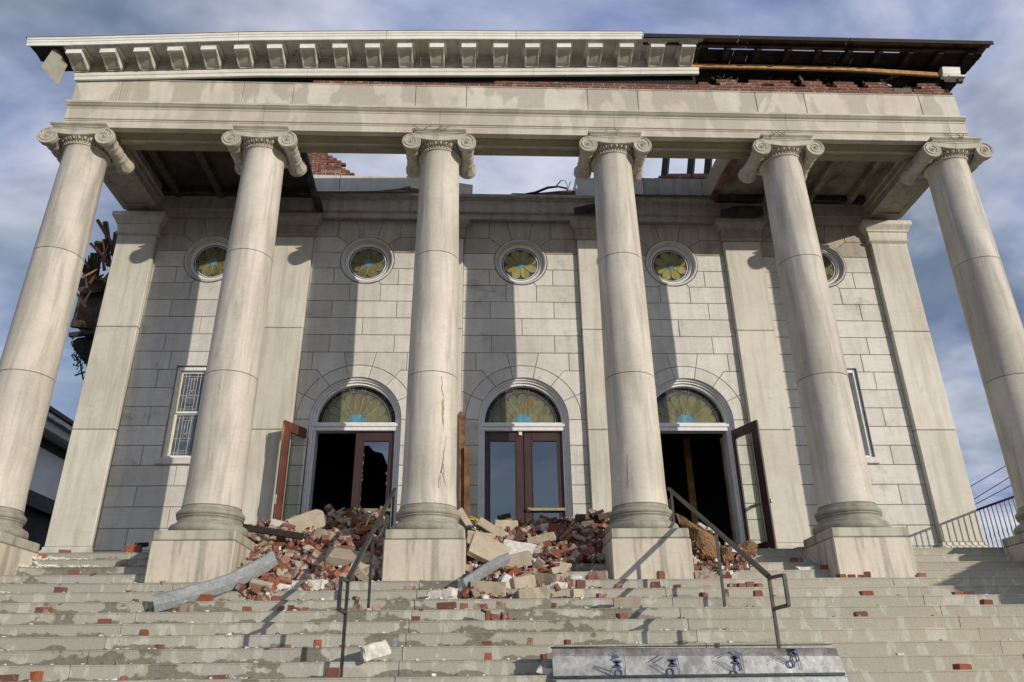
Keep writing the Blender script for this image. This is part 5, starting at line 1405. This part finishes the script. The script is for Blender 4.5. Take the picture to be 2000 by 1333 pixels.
# drifts of white plaster on the upper left steps
for j, x0, x1, lab in ((1, -7.45, -6.55, 'drift of white plaster beside the left pedestal, upper step'), (2, -7.5, -6.2, 'drift of white plaster beside the left pedestal, lower step'), (5, -7.3, -6.9, 'small drift of white plaster at the far left of the steps')):
    bm = bmesh.new()
    for _ in range(70):
        t_ = q.random()**1.5; x = x0+(x1-x0)*t_; s_ = q.uniform(.012, .05)*(1.1-t_*.7)
        mt = Matrix.Translation((x, stepy(j)+q.uniform(.02, .13), stepz(j)+s_*.5*q.uniform(.6, 1.6))) @ Euler((q.uniform(-.3, .3), q.uniform(-.5, .5), q.uniform(0, 3))).to_matrix().to_4x4() @ Matrix.Diagonal((s_*2.6, s_*1.3, s_*.7, 1))
        bmesh.ops.create_icosphere(bm, subdivisions=1, radius=.9, matrix=mt)
    T(mk('debris', fb(bm), 'plaster'), lab, kind='stuff')
# ---- metal strips
def strip(name, pts, width, label, mat='galvanised', lip=.03, upv=None):
    """bent sheet metal: pts = centreline, width across upv, small folded lips"""
    bm = bmesh.new(); rows = []
    pts = [Vector(p) for p in pts]
    for i, p in enumerate(pts):
        d = (pts[min(i+1, len(pts)-1)]-pts[max(i-1, 0)]).normalized()
        upw = Vector(upv) if upv else Vector((0, -.35, 1)).normalized()
        n = d.cross(upw).normalized(); w_ = n.cross(d).normalized()
        if n.y > 0: n = -n
        rows.append([bm.verts.new(p+w_*(width/2)*a + n*b) for a, b in ((-1, -lip), (-1, 0), (-.2, .006), (.92, 0), (1, -lip*.8))])
    for i in range(len(rows)-1):
        for k in range(4): bm.faces.new((rows[i][k], rows[i][k+1], rows[i+1][k+1], rows[i+1][k]))
    bmesh.ops.recalc_face_normals(bm, faces=bm.faces)
    bmesh.ops.solidify(bm, geom=list(bm.faces), thickness=.004)
    bmesh.ops.recalc_face_normals(bm, faces=bm.faces)
    return T(mk(name, fb(bm), mat), label, 'metal strip')
cl = [at(300, 1180, -1.48), at(345, 1169, -1.38), at(400, 1154, -1.22), at(450, 1137, -1.04), at(492, 1117, -.88), at(522, 1100, -.78), at(538, 1089, -.72)]
strip('metal_strip', cl, .215, 'long grey metal strip slanting up the steps past the second pedestal')
c2 = [at(908, 1142, -1.02), at(925, 1130, -.96), at(950, 1113, -.80), at(975, 1099, -.62), at(995, 1090, -.50)]
strip('metal_strip', c2, .15, 'short grey metal strip lying on the big slab of the middle heap')
o = bar('metal_strip', at(773, 1246, -2.5), at(767, 1293, -2.66), .05, .008, 'galvanised', upv=Vector((0, 1, 0))); T(o, 'narrow upright metal sliver behind the white marble fragment', 'metal strip')
# steel angle and warped wood in the left heap
o = bar('steel_angle', at(474, 1030, .35), at(592, 1049, .42), .10, .09, 'black_wood'); T(o, 'dark rusty beam lying along the top of the left heap', 'beam')
bm = bmesh.new(); tube(bm, [at(523, 1077, -.28), at(533, 1093, -.32), at(550, 1107, -.36), at(568, 1118, -.38), at(585, 1126, -.38)], [.05, .06, .055, .05, .04], 6)
T(mk('warped_plank', fb(bm), 'brown_wood'), 'curved brown wooden stick poking out beside the metal strip', 'wood')
for i, (a, b, w, h, mt_, lab) in enumerate((((655, 1003), (672, 993), .10, .04, 'pale_wood', 'pale board end sticking up near the open left doorway'), ((640, 1008), (652, 996), .07, .03, 'house_trim', 'grey splinter of board near the open left doorway'), ((655, 1018), (705, 1013), .06, .06, 'pale_wood', 'yellowish lath lying at the back of the left heap'), ((696, 1027), (722, 1016), .05, .02, 'house_trim', 'thin grey strip at the back of the left heap'), ((714, 1030), (724, 1006), .03, .015, 'yellow_tape', 'thin yellow lath stub beside the left handrail'),
     ((1057, 1028), (1086, 1012), .07, .05, 'red_wood', 'dark red splinter against the middle doors'), ((1040, 1034), (1062, 1024), .06, .04, 'house_trim', 'grey batten at the foot of the middle doors'), ((1125, 1012), (1160, 1009), .09, .10, 'dark_wood', 'dark timber block behind the fourth column'), ((1165, 1012), (1190, 1006), .14, .10, 'dark_wood', 'dark broken timber against the fourth column base'), ((1155, 1008), (1178, 998), .05, .07, 'black_wood', 'pointed black timber behind the fourth column'), ((263, 1066), (290, 1064), .10, .07, 'black_wood', 'short black timber on the porch left of the second column'),
     ((975, 1013), (995, 1008), .12, .10, 'tar', 'black lump against the middle doors'), ((912, 1012), (930, 1010), .12, .05, 'tar', 'black scrap beside the yellow tape'), ((1306, 975), (1312, 1008), .03, .02, 'dark_wood', 'thin curved dark strip beside the fourth column'), ((941, 1192), (968, 1205), .06, .02, 'dark_wood', 'dark splinter of wood on the steps below the middle heap'), ((1555, 1074), (1570, 1072), .10, .06, 'dark_wood', 'dark scrap on the porch floor left of the fifth pedestal'))):
    y = heap_pt(*a).y-.05 if not ('porch' in lab) else .80
    if 'right' in lab or 'fourth column' in lab: y = min(y, 1.3)
    if 'steps below' in lab: y = stepy(8)+.1
    o = bar('timber_scrap', at(*a, y), at(*b, y+.08), w, h, mt_, taper=.8); T(o, lab, 'wood' if 'lump' not in lab and 'scrap beside' not in lab else 'scrap', 'splintered wood in the rubble')
# more splinters on the left wreck and a torn paper on the middle doors
q2 = random.Random(4)
for i in range(22):
    u0, v0 = q2.uniform(160, 215), q2.uniform(500, 650)
    if u0 > 225-(v0-470)*.235: continue
    a_ = q2.uniform(-.7, 1.1); l_ = q2.uniform(12, 40)
    p1 = (u0+math.sin(a_)*l_, v0-math.cos(a_)*l_)
    if p1[0] > 225-(p1[1]-470)*.235: continue
    ctp(bar('timber', at(u0, v0, 3.0), at(*p1, 2.95), q2.uniform(.03, .08), .03, q2.choice(['brown_wood', 'dark_wood', 'red_wood', 'dark_wood', 'pine_wood']), upv=Vector((0, 1, 0)), taper=.6))
o = mk('paper_scrap', chunk(.06, .01, .09, 41, 2, .006, .3, 0), 'paper'); o.location = (-.06, 2.545, 2.50); T(o, 'torn white paper stuck at the top of the middle doors', 'paper')
# yellow tape
bm = bmesh.new()
for k in range(7):
    u0, v0 = q.uniform(915, 925), q.uniform(1014, 1020); pts = [heap_pt(u0, v0)+Vector((0, -.12, .02))]
    for s_ in range(4): u0 += q.uniform(4, 9); v0 += q.uniform(-3, 6); pts.append(heap_pt(u0, v0)+Vector((0, -.12+q.uniform(-.03, .03), .02)))
    tube(bm, pts, .009, 4)
T(mk('warning_tape', fb(bm), 'yellow_tape'), 'tangle of yellow tape beside the third column base', 'tape')
# knotted rag hanging by the left handrail
bm = bmesh.new(); tube(bm, [at(u, v, .15) for u, v in ((757, 1030), (752, 1018), (755, 1009), (760, 1012), (758, 1022), (750, 1032), (744, 1046), (738, 1052), (730, 1046), (728, 1044))], [.03, .04, .035, .03, .02, .025, .03, .035, .02, .012], 6)
T(mk('rag', fb(bm), 'rag'), 'twisted grey rag caught between the left handrail and the third column', 'rag')
# brown matting in the right doorway heap
def mat_sheet(outline, y, depth, seed, label):
    P_ = [heap_pt(u, v)+Vector((0, -.10, 0)) for u, v in outline]
    bm = bmesh.new(); cen = sum(P_, Vector())/len(P_)
    n = 26; rings = []
    bd = []
    for i in range(len(P_)):
        a, b = P_[i], P_[(i+1) % len(P_)]
        for k in range(n//len(P_)+3): bd.append(a.lerp(b, k/(n//len(P_)+3)))
    for t_ in (1, .8, .6, .4, .2):
        ring = []
        for p in bd:
            c_ = cen.lerp(p, t_); c_ = c_+Vector((0, -1, .4))*(.12*(1-t_)+.03*noise.noise(c_*9+Vector((seed, 0, 0)))+.012*noise.noise(c_*40))
            if t_ == 1: c_ += Vector((noise.noise(p*30)*.03, 0, noise.noise(p*26+Vector((5, 0, 0)))*.04))
            ring.append(bm.verts.new(c_))
        rings.append(ring)
    top_ = bm.verts.new(cen+Vector((0, -1, .4))*.12)
    m_ = len(bd)
    for i in range(4):
        for k in range(m_): bm.faces.new((rings[i][k], rings[i][(k+1) % m_], rings[i+1][(k+1) % m_], rings[i+1][k]))
    for k in range(m_): bm.faces.new((rings[-1][k], rings[-1][(k+1) % m_], top_))
    back = bm.verts.new(cen+Vector((0, .35, -.25)))
    for k in range(m_): bm.faces.new((rings[0][(k+1) % m_], rings[0][k], back))
    # frayed lower fringe
    qq = random.Random(seed)
    for k in range(150):
        p = qq.choice(bd); d = Vector((qq.uniform(-.03, .03), qq.uniform(-.06, -.01), -qq.uniform(.03, .10)))
        if p.z > cen.z: continue
        a = bm.verts.new(p+Vector((-.006, -.02, .02))); b = bm.verts.new(p+Vector((.006, -.02, .02))); c_ = bm.verts.new(p+d); bm.faces.new((a, b, c_))
    for k in range(int(700*min(1, (P_[0]-P_[len(P_)//2]).length))+120):
        t_ = qq.uniform(.1, 1); p = cen.lerp(qq.choice(bd), t_)+Vector((0, -1, .4))*(.12*(1-t_)+.015)
        d = Vector((qq.uniform(-.03, .03), -qq.uniform(.015, .05), -qq.uniform(.04, .11)))
        a = bm.verts.new(p+Vector((-.004, 0, 0))); b = bm.verts.new(p+Vector((.004, 0, 0))); c_ = bm.verts.new(p+d); bm.faces.new((a, b, c_))
    bmesh.ops.recalc_face_normals(bm, faces=bm.faces)
    return T(mk('matting', fb(bm), 'thatch'), label, 'matting')
mat_sheet([(1316, 1004), (1330, 1012), (1352, 1026), (1385, 1044), (1400, 1062), (1402, 1085), (1392, 1092), (1372, 1084), (1356, 1066), (1348, 1040), (1322, 1022)], 0, 0, 3, 'brown shaggy matting slumped beside the fourth column')
mat_sheet([(1404, 1068), (1424, 1082), (1424, 1090), (1408, 1092)], 0, 0, 5, 'small flap of brown matting behind the right handrail post')
mat_sheet([(1438, 1070), (1450, 1060), (1466, 1060), (1474, 1066), (1466, 1076), (1450, 1080)], 0, 0, 9, 'brown fibrous tuft at the foot of the open right door')
for i, (u, v, l_, h_, ry) in enumerate(((1366, 1034, .16, .05, .6), (1382, 1040, .14, .05, .1), (1390, 1046, .10, .05, .1), (1432, 1082, .16, .07, .1), (1418, 1068, .12, .05, .0))):
    P = heap_pt(u, v); o = mk('plaster_chunk', chunk(l_, .08, h_, 860+i, 2, .006, .3, .004), 'plaster'); o.location = P+Vector((0, -.16, .02)); o.rotation_euler = (0, ry, 0)
    T(o, ['long white sliver on the crest of the brown matting', 'white chip in the middle of the matting crest', 'lower white chip on the matting crest', 'white chip under the right handrail', 'white chip behind the right handrail post'][i], 'plaster chunk', 'white chunks on the matting')
# ---- long galvanised trough at the bottom, stamped in blue
tr = empty('metal_trough', (1.4, -3.35, stepz(13)), label='long dented galvanised metal trough lying on the lower steps, stamped with blue letters and triangles', cat='metal trough')
def tp(o): o.parent = tr; o.matrix_parent_inverse = Matrix.Translation((-1.4, 3.35, -stepz(13))); return o
A0 = at(1078, 1266, -3.34); A1 = at(1628, 1266, -3.34)
n = 60; bm = bmesh.new(); rows = []
A0z, A1z = A0.z, A1.z
for i in range(n+1):
    t_ = i/n; x = A0.x+(A1.x+.02-A0.x)*t_; zt = A0z+(A1z-A0z)*t_
    dn = .006*noise.noise(Vector((x*3, 0, 0)))+.002*noise.noise(Vector((x*9, 2, 0)))
    row = []
    for y_, z_ in ((-3.300, -.004), (-3.340, 0), (-3.355, -.012), (-3.340, -.055), (-3.365, -.075), (-3.370, -.18+dn), (-3.380, -.285), (-3.378, -.325+dn), (-3.340, -.345), (-3.385, -.36), (-3.390, -.385), (-3.340, -.41), (-3.380, -.44)):
        row.append(bm.verts.new((x+(.06*(-z_/.3)*t_**30), y_+dn*.6, zt+z_+ (dn*.6 if -.3 < z_ < -.1 else 0))))
    rows.append(row)
for i in range(n):
    for k in range(len(rows[0])-1): bm.faces.new((rows[i][k], rows[i][k+1], rows[i+1][k+1], rows[i+1][k]))
bmesh.ops.recalc_face_normals(bm, faces=bm.faces); bmesh.ops.solidify(bm, geom=list(bm.faces), thickness=.004)
bmesh.ops.recalc_face_normals(bm, faces=bm.faces)
tp(mk('trough_sheet', fb(bm), 'galvanised_worn', smooth=35))
P0 = at(1300, 1319, -3.37); tp(boxo('bottom_shadow_fold', A0.x+.01, A1.x+.05, -3.40, -3.37, P0.z-.022, P0.z+.004, 'black_metal', bev=.004)); tp(boxo('bottom_shadow_fold', A0.x+.02, A1.x+.06, -3.425, -3.385, P0.z-.10, P0.z-.03, 'galvanised', bev=.006))  # black strip stands in for a shadow, the galvanised fold below is real
tp(boxo('top_lip', A0.x-.01, A1.x-.02, -3.37, -3.26, A0z+.001, A0z+.008, 'black_metal'))
yS = -3.386
def ink(nm, polys, r=.0028):
    bm = bmesh.new()
    for P_ in polys: tube(bm, [at(u, v, yS) for u, v in P_], r, 4)
    return tp(mk(nm, fb(bm), 'blue_ink'))
def letter(ch, u, v, s, rot):
    """text lies turned by rot degrees on the sheet"""
    cu = bpy.data.curves.new('letter', 'FONT'); cu.body = ch; cu.size = s; cu.offset = .0012; cu.extrude = .003; cu.align_x = 'CENTER'; cu.align_y = 'CENTER'; cu.resolution_u = 3
    tmp = bpy.data.objects.new('letter', cu); COL.objects.link(tmp)
    dg = bpy.context.evaluated_depsgraph_get(); me = bpy.data.meshes.new_from_object(tmp.evaluated_get(dg))
    bpy.data.objects.remove(tmp); bpy.data.curves.remove(cu)
    me.materials.clear(); me.materials.append(M('blue_ink'))
    o = bpy.data.objects.new('letter', me); COL.objects.link(o); P = at(u, v, yS)
    o.matrix_world = Matrix.Translation(P) @ Matrix.Rotation(rad(90), 4, 'X') @ Matrix.Rotation(rad(rot), 4, 'Z')
    mwx = o.matrix_world.copy(); tp(o); o.matrix_parent_inverse = Matrix.Translation((-1.4, 3.35, -stepz(13))); o.matrix_basis = mwx
    return o
for ch, u, v, rt_ in (('A', 1201, 1283, -96), ('M', 1206, 1297, -98), ('C', 1208, 1314, -98), ('O', 1205, 1327, -98), ('M', 1314, 1294, -92), ('C', 1309, 1311, -95), ('A', 1438, 1278, -100), ('M', 1437, 1289, -100), ('C', 1441, 1302, -98), ('O', 1433, 1317, -98), ('M', 1550, 1273, -92), ('C', 1553, 1285, -100), ('O', 1545, 1297, -100)):
    letter(ch, u, v, .105, rt_)
tri = lambda u, v, w, h: [(u+w, v-h), (u, v), (u+w*1.05, v+h)]
ink('stamp_outline', [[(1218, 1277), (1222, 1300), (1222, 1322)], [(1160, 1304), (1190, 1318), (1204, 1324)], [(1160, 1304), (1164, 1301), (1196, 1312)],
    [(1290, 1279), (1266, 1294), (1268, 1298), (1300, 1318)], [(1297, 1283), (1279, 1294), (1281, 1297), (1298, 1309)], [(1320, 1276), (1326, 1300), (1328, 1318)],
    [(1413, 1277), (1393, 1284), (1394, 1290), (1432, 1312)], [(1412, 1281), (1402, 1286), (1404, 1290), (1434, 1306)], [(1447, 1276), (1452, 1300), (1454, 1316)],
    [(1502, 1275), (1512, 1284), (1536, 1296)], [(1506, 1274), (1514, 1281), (1538, 1290)], [(1556, 1270), (1562, 1290), (1566, 1308)]])
for s_, u, v, rt_ in (('STEEL', 1179, 1309, -28), ('USA', 1284, 1286, 38), ('STEEL', 1289, 1304, -32), ('STEEL', 1418, 1300, -30), ('STEEL', 1522, 1287, -25)):
    pass

# ---- labels of the heap pieces: where each lies against the slabs, boards and rails around it
LM = [(604, 1026, 'tilted tan slab'), (634, 1054, 'squared tan block'), (684, 1094, 'long flat slab'), (556, 1029, 'grey mortared chunk'), (530, 1040, 'dark beam'), (515, 1105, 'upper end of the long metal strip'), (555, 1108, 'curved stick'), (604, 1148, 'long white stone lump'),
      (735, 1040, 'left handrail top'), (722, 1090, 'left handrail post'), (690, 1012, 'yellowish lath'), (912, 1027, 'leaning cream bar'), (964, 1040, 'sloping cream bar'), (937, 1059, 'pitted tan block'), (966, 1085, 'big flat slab'), (1006, 1110, 'short metal strip'), (1030, 1077, 'white topped slab'), (990, 1029, 'short cream block'), (1056, 1057, 'cream bar pointing right'), (1086, 1040, 'big dark brick'),
      (955, 1155, 'square tan block at the foot'), (1041, 1164, 'overhanging cream block'), (1076, 1136, 'cream block at the foot'), (1120, 1065, 'dark gap by the fourth pedestal'), (1170, 1050, 'fourth column base'), (1370, 1060, 'brown matting'), (1410, 1090, 'right handrail post'), (1460, 1080, 'fibrous tuft'), (470, 1070, 'second pedestal')]
gg = defaultdict(list)
for o, u, v, side, nm, whole, mat in heap_objs:
    a, b, l_ = min(LM, key=lambda m_: (m_[0]-u)**2+((m_[1]-v)*1.3)**2)
    du, dv = u-a, v-b
    dirn = ('right of' if du > 0 else 'left of') if abs(du) > abs(dv)*1.3 else ('below' if dv > 0 else 'above')
    desc = {'brick_orange': 'orange', 'brick_mortared': 'mortar crusted', 'brick_rubble': 'dark red', 'marble_broken': 'tan', 'pale_wood': 'pale', 'brown_wood': 'brown', 'house_trim': 'grey', 'dark_wood': 'dark'}[mat]
    noun = 'wooden lath' if nm == 'lath' else ('brick' if whole else 'broken brick') if nm == 'brick' else ('stone block' if whole else 'stone fragment')
    gg[(f"{desc} {noun} {dirn} the {l_}", side)].append((u, o))
    o['group'] = {'left': 'bricks of the heap between second and third columns', 'middle': 'bricks of the heap between third and fourth columns', 'right': 'bricks of the heap before the right doorway'}[side]
for (lab, side), L_ in gg.items():
    L_.sort(key=lambda t_: t_[0])
    for n_, (u, o) in enumerate(L_):
        pre = '' if len(L_) == 1 else ('rightmost ' if n_ == len(L_)-1 else NTH[min(n_, 7)]+' ')
        o['label'] = pre+lab+', '+{'left': 'left heap', 'middle': 'middle heap', 'right': 'right heap'}[side]
        if len(o['label'].split()) > 16: o['label'] = pre+lab.replace('mortar crusted', 'crusted')
